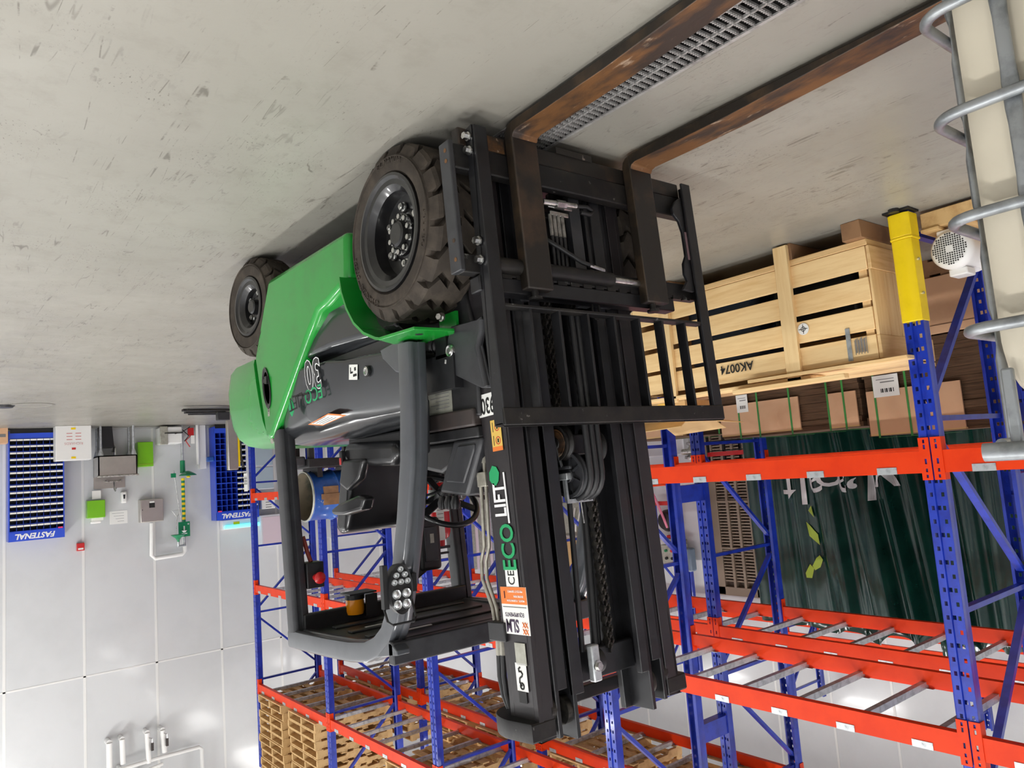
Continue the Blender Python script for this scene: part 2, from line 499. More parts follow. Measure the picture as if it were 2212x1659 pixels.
struct(MB().box(RIGHT_X, RIGHT_X + .15, BACK_Y, FAR_Y, 0, ROOM_Z).build('wall_right', M_panel))
struct(MB().box(LEFT_X, RIGHT_X, BACK_Y - .15, BACK_Y, 0, ROOM_Z).build('wall_back', M_panel))
struct(MB().box(LEFT_X, RIGHT_X, BACK_Y, FAR_Y, ROOM_Z, ROOM_Z + .15).build('ceiling', M_ceil))

# ceiling fixtures (the lamps themselves hang just below each diffuser)
hb_me = MB().box(-.3, .3, -.68, .68, -.05, .05).mesh('housing')
hd_me = MB().box(-.27, .27, -.65, .65, -.16, .0).mesh('diffuser')
hr_me = MB().cyl((-.2, 0, 0), (-.2, 0, .5), .008, n=6).cyl((.2, 0, 0), (.2, 0, .5), .008, n=6).mesh('suspension_rod')
lights = [o for o in bpy.data.objects if o.type == 'LIGHT']
for i, (lx, ly) in enumerate(LIGHT_SPOTS):
    t = thing('high_bay_light', 'long white ceiling light hanging above the warehouse, outside the picture', 'light', (lx, ly, ROOM_Z - .52), 'ceiling lights')
    put(hb_me, 'housing', M_white, t, (lx, ly, ROOM_Z - .52))
    put(hd_me, 'diffuser', M_lamp, t, (lx, ly, ROOM_Z - .571))
    put(hr_me, 'suspension_rod', M_galv, t, (lx, ly, ROOM_Z - .5))
    lights[i].parent = t; lights[i].location = (0, 0, -.23)

# floor drain grate
dg = thing('drain_grate', 'grey serrated steel grate over the floor drain between the forks', 'drain grate', (-1.935, 1.6, 0))
x0, x1, y0, y1 = DR
fr = MB()
for xx in (x0, x1 - .014): fr.box(xx, xx + .014, y0, y1, -.04, .002)
fr.box(x0, x1, y0, y0 + .014, -.04, .002).box(x0, x1, y1 - .014, y1, -.04, .002)
fr.build('frame', M_drain, dg)
for xx in (x0 + .075, x0 + .155): MB().box(xx, xx + .007, y0 + .014, y1 - .014, -.012, -.002).build('bearing_bar', M_drain, dg)
rb = MB().box(-(x1-x0)/2 + .014, (x1-x0)/2 - .014, -.0042, .0042, -.012, -.003)
n = 22
for k in range(n):
    xx = -(x1-x0)/2 + .018 + (x1-x0-.036)*k/(n-1)
    rb.box(xx - .003, xx + .003, -.0035, .0035, -.003, .0015)
rb_me = rb.mesh('rung')
yy = y0 + .035
while yy < y1 - .02:
    put(rb_me, 'rung', M_drain, dg, ((x0+x1)/2, yy, 0)); yy += .030
MB().box(x0 + .001, x1 - .001, y0 + .001, y1 - .001, -.129, -.125).build('channel_floor', M_pitshade, dg)
for xx in (x0 + .0142, x1 - .0162): MB().box(xx, xx + .002, y0 + .015, y1 - .015, -.125, -.004).build('channel_side_shade', M_pitshade, dg)  # dark liner over the bright frame sides, standing in for shade in the gaps
# ================================================================== pallet racking
ROWS = {'A': (-4.49, -5.60), 'B': (-5.95, -7.06), 'C': (-12.2, -13.2)}
RY0, BAY = 1.92, 2.80
RY = [RY0 + BAY*k for k in range(-1, 5)]          # frame positions along the aisle
LEVELS = [(1.40, 1.525), (2.94, 3.065), (4.56, 4.69)]
UP_H, UP_W, UP_D = 5.9, 0.105, 0.075
def upright_mesh():
    """perforated channel, web facing +x at x=0, opening towards -x, base at z=0"""
    s = MB()
    w = UP_W/2; t = .004
    zs = [0.0]; holes = []
    z = .06
    while z < UP_H - .06:
        zs += [z, z + .024]; holes.append(len(zs) - 2); z += .075
    zs.append(UP_H)
    # web columns across y: (y0,y1,x offset, holed)
    colsy = [-w, -w + .014, -w + .030, -.013, -.009, .009, .013, w - .030, w - .014, w]
    xo = [0, 0, 0, 0, -.010, -.010, 0, 0, 0, 0]
    n = len(colsy)
    P = [(xo[i], colsy[i], zz) for zz in zs for i in range(n)]
    Fc = []
    for k in range(len(zs) - 1):
        for i in range(n - 1):
            if k in holes and i in (1, 7): continue
            if k in holes and i == 4 and (k // 2) % 2 == 0: continue
            Fc.append((k*n+i, k*n+i+1, (k+1)*n+i+1, (k+1)*n+i))
    s.add(P, Fc)
    for sg in (-1, 1):
        P = [(0, sg*w, 0), (-UP_D, sg*w, 0), (-UP_D - .012, sg*(w - .022), 0), (0, sg*w, UP_H), (-UP_D, sg*w, UP_H), (-UP_D - .012, sg*(w - .022), UP_H)]
        s.add(P, [(0, 1, 4, 3), (1, 2, 5, 4)])
    me = bpy.data.meshes.new('upright')
    me.from_pydata(s.v, [], s.f); me.update()
    bm = bmesh.new(); bm.from_mesh(me)
    bmesh.ops.remove_doubles(bm, verts=bm.verts, dist=1e-5)
    bmesh.ops.recalc_face_normals(bm, faces=bm.faces)
    bmesh.ops.solidify(bm, geom=bm.faces[:], thickness=.003)
    bm.to_mesh(me); bm.free()
    return me
UPM = upright_mesh()
UPM.materials.append(M_blue)
BASE_ME = MB().box(-.11, .02, -.075, .075, 0, .006).mesh('base_plate')
BEAM_L = BAY - UP_W - .012
def beam_mesh(sign):
    """step beam running along y, outer face at x=0 (sign +1: outer face looks to +x), top at z=0.125"""
    s = MB()
    a, b = (0, -.05) if sign > 0 else (0, .05)
    s.prism([(a, 0), (b, 0), (b, .095), (b*.45, .095), (b*.45, .125), (a, .125)], 1, -BEAM_L/2, BEAM_L/2)
    return s.mesh('beam')
BEAM_ME = {1: beam_mesh(1), -1: beam_mesh(-1)}
def connector_mesh(sign, end):
    """L shaped end plate hooked on the upright web; end = +1 at the +y end"""
    s = MB()
    e = end * BEAM_L/2
    xx = .006 * sign
    yo = e + end*.054
    # plate on the web with slots
    z0, z1 = -.075, .165
    ya, yb = sorted((e - end*.002, yo))
    cy = (ya + yb)/2
    zc = [z0, z0 + .012, z0 + .032, z0 + .040, z0 + .065, .045, .075, z1 - .065, z1 - .045, z1 - .03, z1 - .012, z1]
    for k in range(len(zc) - 1):
        if k in (1, 3, 5, 7, 9):
            s.box(min(0, xx), max(0, xx), ya, cy - .006, zc[k], zc[k+1]).box(min(0, xx), max(0, xx), cy + .006, yb, zc[k], zc[k+1])
        else: s.box(min(0, xx), max(0, xx), ya, yb, zc[k], zc[k+1])
    yy = e
    s.box(-.055*sign, xx, yy - .003, yy + .003, z0, z1)
    return s.mesh('connector')
CONN_ME = {(sg, e): connector_mesh(sg, e) for sg in (1, -1) for e in (1, -1)}
def crossbar_mesh(depth):
    """galvanized pallet support bar along x from 0 to -depth, resting between two beams, ends stepped over the beams"""
    s = MB()
    s.prism([(-.02, .078), (-depth + .02, .078), (-depth + .02, .121), (-.02, .121)], 1, -.020, .020)
    return s.mesh('crossbar')
CLIP_ME = MB().box(.0005, .004, -.058, .058, .088, .128).box(-.05, .004, -.058, .058, .1255, .1285).cyl((.004, 0, .108), (.006, 0, .108), .006, n=8).mesh('clip')
CLIPB_ME = MB().box(-.004, -.0005, -.058, .058, .088, .128).box(-.004, .05, -.058, .058, .1255, .1285).mesh('clip')
CLIP_ME.materials.append(M_galv); CLIPB_ME.materials.append(M_galv)
NODES = [(.12, 1), (1.22, 0), (2.30, 1), (3.40, 0), (4.50, 1), (5.60, 0)]   # zigzag bracing: height, 0 front / 1 back
BOLT_ME = MB().cyl((0, 0, 0), (.006, 0, 0), .009, n=6).mesh('bolt')
rack_labels = {'A': 'blue and orange pallet rack nearest the aisle, beside the forklift, with a yellow post guard',
               'B': 'second blue and orange pallet rack, back to back behind the nearest one',
               'C': 'distant blue and orange pallet rack against the left wall, behind the green sheeting'}
RACK = {}
for key, (xf, xb) in ROWS.items():
    ys = RY if key != 'C' else [RY0 + BAY*k + .6 for k in range(0, 5)]
    rk = thing('pallet_rack', rack_labels[key], 'rack', (xf, ys[0], 0))
    RACK[key] = rk
    depth = xf - xb
    for y in ys:
        uf = put(UPM, 'upright', None, rk, (xf, y, 0))
        ub = put(UPM, 'upright', None, rk, (xb, y, 0), (0, 0, pi))
        for (xx, rz) in ((xf, 0), (xb, pi)):
            put(BASE_ME, 'base_plate', M_galv, rk, (xx, y, 0), (0, 0, rz))
        A, B = xf - UP_D, xb + UP_D
        def brace(p, q):
            s = MB(); s.bar(p, q, .045, .030)
            return s.build('brace', M_blue, rk)
        for i, (z, side) in enumerate(NODES):
            brace((A, y, z), (B, y, z))
            if i + 1 < len(NODES):
                z2 = NODES[i+1][0]
                brace((A if side == 0 else B, y, z + .10), (B if side == 0 else A, y, z2 - .10))
    for li, (z0, z1) in enumerate(LEVELS):
        for bi in range(len(ys) - 1):
            yc = (ys[bi] + ys[bi+1])/2
            if yc < -0.5: continue
            for (xx, sg) in ((xf, 1), (xb, -1)):
                bm = put(BEAM_ME[sg], 'beam', M_orange, rk, (xx + .003*sg, yc, z0))
                for e in (1, -1):
                    c = put(CONN_ME[(sg, e)], 'connector', M_orange, bm, (xx + .003*sg, yc, z0))
            if key == 'C': continue
            NB = 6
            cbm = crossbar_mesh(depth) if (li, bi) == (0, 0) or 'cb' not in RACK else RACK['cb']
            RACK['cb'] = cbm
            for k in range(NB):
                yk = ys[bi] + .26 + (BAY - .52)*k/(NB - 1)
                cb = put(cbm, 'crossbar', M_galv, rk, (xf, yk, z0))
                put(CLIP_ME, 'clip', None, cb, (xf + .003, yk, z0 - .002))
                put(CLIPB_ME, 'clip', None, cb, (xb - .003, yk, z0 - .002))
del RACK['cb']
# row spacers between the two back to back rows
for y in RY[1:]:
    for z in (1.60, 3.75):
        MB().box(ROWS['A'][1], ROWS['B'][0], y - .045, y + .045, z, z + .16).build('row_spacer', M_blue, RACK['B'])
# yellow guard wrapped round the first post
gy, gx = RY[1], ROWS['A'][0]
g = MB()
prof = [(-.085, -.058), (-.085, .058), (.012, .058), (.026, .036), (.026, -.036), (.012, -.058)]
def guard(z0, z1, k=1.0):
    g.loft([[Vector((gx + p[0]*k, gy + p[1]*k, z)) for p in prof] for z in (z0, z1)])
guard(.02, .16, 1.06); guard(.16, .175, 1.10); guard(.175, .66, 1.0)
go = g.build('post_guard', M_yellow, RACK['A'], bevel=.004, label='yellow plastic post guard')
for z in (.30, .50):
    MB().cyl((gx - .03, gy - .056, z), (gx - .03, gy - .068, z), .009, n=6).build('bolt', M_steel, go)
MB().box(gx - .09, gx + .045, gy - .075, gy + .075, 0, .012).cyl((gx + .06, gy, 0), (gx + .06, gy, .02), .03, n=10).build('anchor_plate', M_blackworn, go)
# paper tag and bar code on the far end post
p = MB().box(ROWS['A'][0] + .07, ROWS['A'][0] + .072, RY[-1] - .06, RY[-1] + .12, 1.05, 1.36).build('paper_tag', M_paper, RACK['A'])
for k in range(9):
    z = 1.10 + .016*k
    MB().box(ROWS['A'][0] + .072, ROWS['A'][0] + .073, RY[-1] - .045, RY[-1] + .105, z, z + .004 + .005*(k % 3)).build('barcode_bar', M_inkgrey, p)
# ================================================================== the forklift
FK = thing('forklift', 'green and grey counterbalance forklift with black mast and lowered forks', 'forklift', (-2.05, 3.3, 0))
XC = -2.05
def mirror_x(x): return 2*XC - x

# ---- wheels
def tire_mesh(R, r_rim, w, nl, dir_):
    """tire with its outer face at x=0 extending to -w, centre at the origin, axis x"""
    s = MB()
    rb = R - .042*R/.357
    prof = [(r_rim, -.012), (r_rim + .012, 0.0), (R*.80, .004), (R*.86, -.002), (rb, -.02), (rb, -w + .02), (R*.86, -w + .002), (r_rim + .012, -w), (r_rim, -w + .012)]
    s.lathe(prof, (0, 0, 0), (1, 0, 0), 56)
    s.lathe([(R*.83, .001), (R*.835, .007), (R*.845, .007), (R*.85, .001)], (0, 0, 0), (1, 0, 0), 56)
    s.f = [q for q in s.f if len(q) == 4]
    P = 2*pi/nl
    for side in (0, 1):
        for k in range(nl):
            a = (k + .5*side) * P
            sg = 1 if side == 0 else -1
            x_sh = -.004 if side == 0 else -w + .004
            x_m = -w*.27 if side == 0 else -w*.73
            x_c = -w*.52 if side == 0 else -w*.48
            sec = [(x_sh, 0.0, R*.845, R*.855 + .004), (x_sh - sg*.016, 0.0, rb - .006, R*.965), (x_sh - sg*.030, .03, rb - .006, R*.994), (x_m, .42, rb - .006, R), (x_c, .05, rb - .006, R)]
            rings = []
            for (x, sh, r0, r1) in sec:
                a0 = a + dir_*sh*P*sg - P*.41; a1 = a0 + P*.82
                am = (a0 + a1)/2
                ring = []
                for (rr, aa) in ((r0, a0), (r1, a0 + P*.04), (r1, am), (r1, a1 - P*.04), (r0, a1)):
                    ring.append(Vector((x, rr*cos(aa), rr*sin(aa))))
                rings.append(ring)
            s.loft(rings)
    return s.mesh('tire', smooth=22)
def rim_mesh(r, depth, w):
    s = MB()
    s.lathe([(r - .045*r/.235, -w*.75), (r, -w + .03), (r + .002, -w + .012)], (0, 0, 0), (1, 0, 0), 48)
    s.lathe([(r + .004, -.012), (r + .004, .004), (r - .008, .006), (r - .02, -.004), (r - .04, -.006), (r - .048, -.014), (r - .062, -.03), (r - .066, -depth), (.11*r/.235, -depth - .008), (.085*r/.235, -depth + .006), (0.001, -depth + .006)], (0, 0, 0), (1, 0, 0), 48)
    s.f = [q for q in s.f if len(q) == 4]
    return s.mesh('rim', smooth=30)
NUT = MB().cyl((0, 0, 0), (.016, 0, 0), .0155, n=6).cyl((-.004, 0, 0), (.003, 0, 0), .020, n=12).cyl((.016, 0, 0), (.021, 0, 0), .008, n=10).mesh('lug_nut')
BLT = MB().cyl((0, 0, 0), (.014, 0, 0), .0115, n=6).cyl((-.003, 0, 0), (.002, 0, 0), .013, n=12).mesh('hub_bolt')
for q in (NUT, BLT): q.materials.append(M_steel)
TIRE_F = tire_mesh(.357, .235, .235, 18, 1); RIM_F = rim_mesh(.232, .082, .235)
TIRE_R = tire_mesh(.288, .168, .19, 18, 1); RIM_R = rim_mesh(.166, .06, .19)
for q in (TIRE_F, TIRE_R): q.materials.append(M_rubber)
for q in (RIM_F, RIM_R): q.materials.append(M_rim)
def wheel(x, y, r, tm, rm, far, front, turn=0.0):
    rz = (pi if far else 0) + turn
    w = put(tm, 'wheel', None, FK, (x, y, r), (0, 0, rz), label='black rubber drive tire' if front else 'small black rubber steer tire')
    def sub(me, name, loc, m_=None):
        o = bpy.data.objects.new(name, me)
        if m_ is not None and not me.materials: me.materials.append(m_)
        COL.objects.link(o); o.parent = w; o.location = loc; return o
    sub(rm, 'rim', (0, 0, 0))
    if front:
        sub(MB().lathe([(.001, .028), (.042, .028), (.052, .022), (.056, 0), (.085, 0), (.088, -.05)], (0, 0, 0), (1, 0, 0), 28).mesh('hub', smooth=30), 'hub', (-.060, 0, 0), M_rim)
        for k in range(6):
            a = pi/6 + k*pi/3
            sub(NUT, 'lug_nut', (-.078, .118*cos(a), .118*sin(a)))
        for k in range(10):
            a = k*pi/5 + .2
            sub(BLT, 'hub_bolt', (-.058, .072*cos(a), .072*sin(a)))
    else:
        sub(MB().lathe([(.001, .045), (.034, .045), (.042, .038), (.045, 0), (.07, -.02)], (0, 0, 0), (1, 0, 0), 24).mesh('hub', smooth=30), 'hub', (-.06, 0, 0), M_rim)
        for k in range(5):
            a = .6 + k*2*pi/5
            sub(NUT, 'lug_nut', (-.062, .084*cos(a), .084*sin(a)))
    # raised maker's name along the sidewall
    if front and not far:
        for txt, a0, rr, sz in (('ADVANCE', radians(-96), .287, .036), ('SOLID PNEUMATIC', radians(40), .285, .026), ('OB-503', radians(170), .285, .03)):
            for i, ch in enumerate(txt):
                if ch == ' ': continue
                a = a0 + (i - len(txt)/2)*sz*.82/rr
                cm = text_mesh(ch, sz*1.1, .0022)
                # local: right tangential, up radial outward, normal +x
                up = Vector((0, cos(a), sin(a))); right = up.cross(Vector((1, 0, 0)))
                Mx = Matrix.Translation(Vector((.0050, rr*cos(a), rr*sin(a)))) @ Matrix((right, up, Vector((1, 0, 0)))).transposed().to_4x4()
                cm.transform(Mx); sub(cm, 'letter', (0, 0, 0), M_rubber)
    return w
wheel(-1.46, 2.565, .357, TIRE_F, RIM_F, False, True)
wheel(mirror_x(-1.46), 2.565, .357, TIRE_F, RIM_F, True, True)
wheel(-1.475, 4.245, .288, TIRE_R, RIM_R, False, False, -.10)
wheel(mirror_x(-1.475), 4.245, .288, TIRE_R, RIM_R, True, False, -.10)
MB().cyl((-1.6, 2.565, .357), (-2.5, 2.565, .357), .09, n=16).build('front_axle', M_black, FK)
MB().box(-1.66, -2.44, 4.13, 4.36, .2, .38).build('rear_axle', M_black, FK)

# ---- chassis and green panels
c = MB()
c.box(-1.76, -2.34, 2.42, 4.0, .16, .74)
c.box(-1.71, -2.39, 2.36, 2.9, .45, .95)
c.build('chassis', M_black, FK)
GX = -1.485
side = [(2.985, .215), (3.955, .20), (4.06, .36), (4.16, .52), (4.21, .60), (4.075, 1.07), (4.0, 1.075), (3.95, 1.03), (3.47, .625), (3.33, .515), (3.22, .50), (3.0, .44)]
for nm, x0, x1 in (('side_panel', GX, -1.62), ('side_panel', mirror_x(GX), mirror_x(-1.62))):
    MB().prism(side, 0, x0, x1).build(nm, M_green, FK, bevel=.03, seg=3)
# inner wheel arch plate in front of the hood
MB().box(-1.70, -1.72, 2.30, 3.0, .5, .80).build('wheel_arch', M_green, FK)
MB().box(mirror_x(-1.70), mirror_x(-1.72), 2.30, 3.0, .5, .80).build('wheel_arch', M_green, FK)
# counterweight: rounded plan, lofted upwards
def cw_ring(z, xw, yf, yr, rad, n=6):
    pts = []
    xa, xb = XC + xw, XC - xw
    pts.append(Vector((xb, yf, z))); pts.append(Vector((xa, yf, z)))
    for k in range(n + 1):
        a = k/n*pi/2
        pts.append(Vector((xa - rad + rad*cos(a), yr - rad + rad*sin(a), z)))
    for k in range(n + 1):
        a = pi/2 + k/n*pi/2
        pts.append(Vector((xb + rad + rad*cos(a), yr - rad + rad*sin(a), z)))
    return pts
cw = MB()
rings = []
for (z, xw, yr) in ((.60, .555, 4.72), (.63, .565, 4.78), (.74, .567, 4.83), (.86, .565, 4.82), (.96, .56, 4.78), (1.03, .548, 4.72), (1.075, .525, 4.64), (1.10, .48, 4.52), (1.108, .40, 4.38)):
    yf = 4.225 - (z - .60)*.29
    rings.append(cw_ring(z, xw, yf, yr, .19))
cw.loft(rings)
CW = cw.build('counterweight', M_green, FK, smooth=40)
MB().box(-1.66, -2.44, 4.38, 4.62, .18, .62).build('counterweight_foot', M_green, FK, bevel=.03)
# oval grab recess with latch on the near side, number tag, seam
oc = at(577, 838, 0, GX)
oval = MB()
rg = []
for (k, dx) in ((1.0, .001), (1.0, .006), (.88, .007), (.80, .0015), (.78, .001)):
    rg.append([Vector((GX + dx, oc.y + .055*k*cos(2*pi*i/28) - .02*sin(2*pi*i/28)*k, oc.z + .115*k*sin(2*pi*i/28))) for i in range(28)])
oval.loft(rg)
ov = oval.build('grab_recess', M_vinyl, FK, smooth=40)
MB().box(GX + .001, GX + .012, oc.y - .025, oc.y + .03, oc.z - .05, oc.z - .03).box(GX + .001, GX + .016, oc.y - .03, oc.y - .005, oc.z - .06, oc.z - .02).build('latch', M_plastic, ov)
tg = at(581, 888, 0, GX)
tp = MB().box(GX + .0005, GX + .002, tg.y - .014, tg.y + .014, tg.z - .028, tg.z + .028).build('number_tag', M_silver, FK)
lettering('lettering', '163', .022, M_inkblack, tp, (GX + .0025, tg.y, tg.z), (0, 0, -1), (0, 1, 0))

# ---- grey hood (battery cover) and lower side panel
def hood_ring(y, xl, zl, xm, zm, xt, zt, zc):
    near = [(xl, zl), (xm, zm), (xt, zt), (xt - .10, zc)]
    pts = [Vector((x, y, z)) for (x, z) in near] + [Vector((mirror_x(x), y, z)) for (x, z) in near[::-1]]
    return pts
h = MB()
h.loft([hood_ring(y, *q) for (y, q) in (
    (2.72, (-1.575, .79, -1.58, 1.02, -1.62, 1.06, 1.09)),
    (3.24, (-1.565, .755, -1.575, .985, -1.62, 1.05, 1.09)),
    (3.34, (-1.525, .745, -1.555, .975, -1.61, 1.05, 1.095)),
    (3.60, (-1.505, .74, -1.525, 1.00, -1.60, 1.08, 1.105)),
    (3.88, (-1.505, .74, -1.525, 1.04, -1.60, 1.09, 1.11)),
    (4.05, (-1.53, .74, -1.545, 1.05, -1.60, 1.10, 1.115)))])
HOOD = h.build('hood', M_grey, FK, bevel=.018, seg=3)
lp = MB()
lp.loft([hood_ring(y, *q) for (y, q) in (
    (2.74, (-1.60, .50, -1.575, .66, -1.57, .70, .772)),
    (3.10, (-1.59, .46, -1.565, .62, -1.555, .68, .748)),
    (3.30, (-1.56, .45, -1.535, .62, -1.53, .68, .736)),
    (3.62, (-1.53, .45, -1.51, .62, -1.515, .70, .728)))])
lp.build('lower_cover', M_grey, FK, bevel=.015, seg=2)
MB().box(-1.60, -2.5, 2.76, 4.0, .72, .77).build('cover_gap', M_plastic, FK)
# decals on the hood
def decal(px, py, w, hgt, m_, name='decal', x=-1.5655, parent=None, rot=0.0):
    c_ = at(px, py, 0, x)
    s = MB().box(-.0006, .0006, -w/2, w/2, -hgt/2, hgt/2)
    s.xf(Matrix.Translation(c_) @ Matrix.Rotation(rot, 4, 'X'))
    return s.build(name, m_, parent or FK), c_
d1, c1 = decal(763, 804, .085, .07, M_paper, 'pictogram_decal', -1.5655, rot=radians(-8))
MB().box(-.0008, .0008, -.035, .002, .010, .022).xf(Matrix.Translation(c1)).build('pictogram', M_inkblack, d1)
MB().box(-.0008, .0008, .002, .03, -.005, .004).box(-.0008, .0008, .02, .03, -.026, .0).box(-.0008, .0008, -.03, -.012, -.02, -.004).xf(Matrix.Translation(c1)).build('pictogram', M_inkblack, d1)
kc = at(792, 802, 0, -1.562)
MB().cyl((-1.571, kc.y, kc.z), (-1.5605, kc.y, kc.z), .026, n=20).build('lock_bezel', M_plastic, FK)
MB().lathe([(.019, 0), (.021, .006), (.015, .008), (.013, .003), (.001, .003)], (-1.562, kc.y, kc.z), (1, 0, 0), 20).build('lock', M_steel, FK, smooth=30)
# 30 outline numbers and slanting lettering
n0 = at(677, 805, 0, -1.508)
for (off, m_, dx) in ((.008, M_inkwhite, .0), (.003, M_grey, .0008)):
    lettering('lettering', '30', .20, m_, HOOD, (-1.5155 + dx + .012, n0.y, n0.z), (.085, 1, 0), (-.08, 0, 1), extrude=.0005, offset=off, sx=.78)
e0 = at(683, 850, 0, -1.52)
lettering('lettering', 'ECO', .098, M_inkgreen, HOOD, (-1.523 + .018, e0.y, e0.z), (.085, 1, .10), (-.08, -.05, 1), sx=.9)
l0 = at(650, 867, 0, -1.51)
lettering('lettering', 'LIFT', .098, M_inkblack, HOOD, (-1.505 + .022, l0.y, l0.z), (.06, 1, .12), (-.08, -.05, 1), sx=.95)
u0, u1 = at(666, 850, 0, -1.492), at(632, 857, 0, -1.486)
MB().bar(u0, u1, .003, .010).build('lettering_rule', M_inkblack, HOOD)
lf = at(634, 880, 0, -1.497)
leaf = [(0, -.04), (.024, -.024), (.034, .0), (.026, .022), (.0, .046), (-.024, .022), (-.034, 0), (-.022, -.024)]
MB().prism([(lf.y + a, lf.z + b) for (a, b) in leaf], 0, -1.489, -1.485).build('leaf_logo', M_inkgreen, HOOD)
# orange and white warning label lying on the sloping shoulder
wl_c = [at(*p, 0, q) for (p, q) in (((668, 915), -1.525), ((700, 917), -1.555), ((752, 894), -1.575), ((712, 891), -1.535))]
def slab(q, m_, name, parent, t=.0012, lift=.004):
    nrm = (q[1]-q[0]).cross(q[2]-q[0]).normalized()
    if nrm.dot(CAM - q[0]) < 0: nrm = -nrm
    a = [p + nrm*lift for p in q]; b = [p + nrm*(lift + t) for p in q]
    s = MB(); s.add(a + b, [(0,1,2,3), (4,5,6,7), (0,1,5,4), (1,2,6,5), (2,3,7,6), (3,0,4,7)])
    return s.build(name, m_, parent)
wlab = slab(wl_c, M_inkorange, 'warning_label', FK, lift=.008)
ctr = sum(wl_c, Vector())/4
slab([ctr + (p - ctr)*.80 for p in wl_c], M_paper, 'label_paper', wlab, lift=.0095)
for k in range(4):
    t0 = .2 + .2*k
    a = wl_c[0].lerp(wl_c[1], t0); b = wl_c[3].lerp(wl_c[2], t0)
    MB().bar(a.lerp(b, .15) + Vector((.012, 0, .006)), a.lerp(b, .75) + Vector((.012, 0, .006)), .0015, .0015).build('label_line', M_inkgrey, wlab)

# ---- green mudguard with a flat step
path = [(3.0, .43), (2.985, .50), (2.945, .58), (2.885, .655), (2.80, .715), (2.70, .755), (2.62, .775)]
mg = MB()
top = [Vector((0, y, z)) for (y, z) in path]
rings = []
for i, p in enumerate(top):
    d = (top[min(i+1, len(top)-1)] - top[max(i-1, 0)]).normalized()
    nrm = Vector((0, d.z, -d.y))
    if nrm.z < 0: nrm = -nrm
    xi = -1.72
    rings.append([Vector((-1.45, p.y, p.z)), Vector((xi, p.y, p.z)), Vector((xi, p.y, p.z)) + nrm*.012, Vector((-1.45, p.y, p.z)) + nrm*.012])
mg.loft(rings)
MG = mg.build('mudguard', M_green, FK, smooth=25)
m2 = MB(); m2.add([Vector((mirror_x(p.x), max(p.y, 2.72), p.z)) for p in mg.v], mg.f)
m2.build('mudguard', M_green, FK, smooth=25)
stp = [at(px, py, 2, .79) for (px, py) in ((818, 735), (894, 712), (982, 716), (981, 722), (917, 741), (850, 744))]
MB().prism([(p.x, p.y) for p in stp], 2, .778, .790).build('step_plate', M_green, MG, bevel=.002)
sp = at(905, 722, 2, .79)
MB().cyl((sp.x, sp.y, sp.z - .006), (sp.x, sp.y, sp.z + .001), .016, n=14).build('step_hole', M_plastic, MG)
MB().box(stp[3].x - .012, stp[3].x, stp[3].y - .02, stp[3].y + .10, .70, .778).build('step_bracket', M_green, MG)
for (px, py, x) in ((954, 685, -1.58),):
    c_ = at(px, py, 0, x)
    MB().cyl(c_, c_ + Vector((.02, -.006, 0)), .013, n=6).cyl(c_ - Vector((.004, 0, 0)), c_ + Vector((.003, 0, 0)), .018, n=14).build('bolt', M_steel, FK)

# ---- cab floor, front bulkhead, dashboard
MB().box(-1.62, -2.48, 2.40, 2.78, .86, 1.00).build('floor_plate', M_black, FK)
bk = MB()
bk.prism([(2.36, .62), (2.78, .62), (2.78, 1.10), (2.31, 1.12), (2.30, .80)], 0, -1.66, -2.44)
bk.build('front_bulkhead', M_plastic, FK, bevel=.01)
MB().box(-1.645, -2.46, 2.33, 2.80, 1.085, 1.155).build('dash_base', M_brown, FK, bevel=.008)
MB().box(-1.655, -2.45, 2.32, 2.82, 1.157, 1.20).build('dash_trim', M_plastic, FK, bevel=.006)
dh = MB()
dh.prism([(2.32, 1.202), (2.52, 1.202), (2.72, 1.235), (2.74, 1.41), (2.46, 1.415), (2.345, 1.25)], 0, -1.75, -2.36)
DASH = dh.build('dashboard', M_plastic, FK, bevel=.018, seg=3)
MB().prism([(2.31, 1.20), (2.50, 1.20), (2.625, 1.40), (2.43, 1.42), (2.325, 1.24)], 0, -1.66, -1.76).build('dash_cowl', M_dgrey, DASH, bevel=.012)
MB().prism([(2.345, 1.222), (2.46, 1.222), (2.56, 1.36), (2.435, 1.37), (2.355, 1.25)], 0, -1.652, -1.664).build('cowl_inset', M_dgrey, DASH, bevel=.006)
MB().prism([(2.50, 1.20), (2.83, 1.20), (2.83, 1.30), (2.66, 1.33), (2.58, 1.30)], 0, -1.70, -1.80).build('lever_console', M_plastic, DASH, bevel=.02, seg=3)
kb = at(900, 957, 0, -1.70)
MB().lathe([(.001, .022), (.02, .02), (.026, .008), (.026, -.005)], kb, (1, 0, 0), 20).build('dash_knob', M_vinyl, DASH, smooth=30)
# data plate
p0 = at(949, 862, 0, -1.655)
dp = MB().box(-1.6585, -1.6565, p0.y - .088, p0.y + .088, p0.z - .068, p0.z + .068).build('data_plate', M_silver, FK)
for k in range(7):
    zz = p0.z - .05 + .0145*k
    MB().box(-1.6565, -1.6560, p0.y - .07, p0.y + (.07 if k % 2 else .03), zz, zz + .003).build('plate_line', M_inkgrey, dp)
lettering('lettering', 'OL', .03, M_inkblack, dp, (-1.6558, p0.y - .06, p0.z - .045), (0, 1, 0), (0, 0, 1))
MB().box(-1.6565, -1.6558, p0.y - .04, p0.y + .075, p0.z - .038, p0.z - .034).build('plate_rule', M_inkblack, dp)

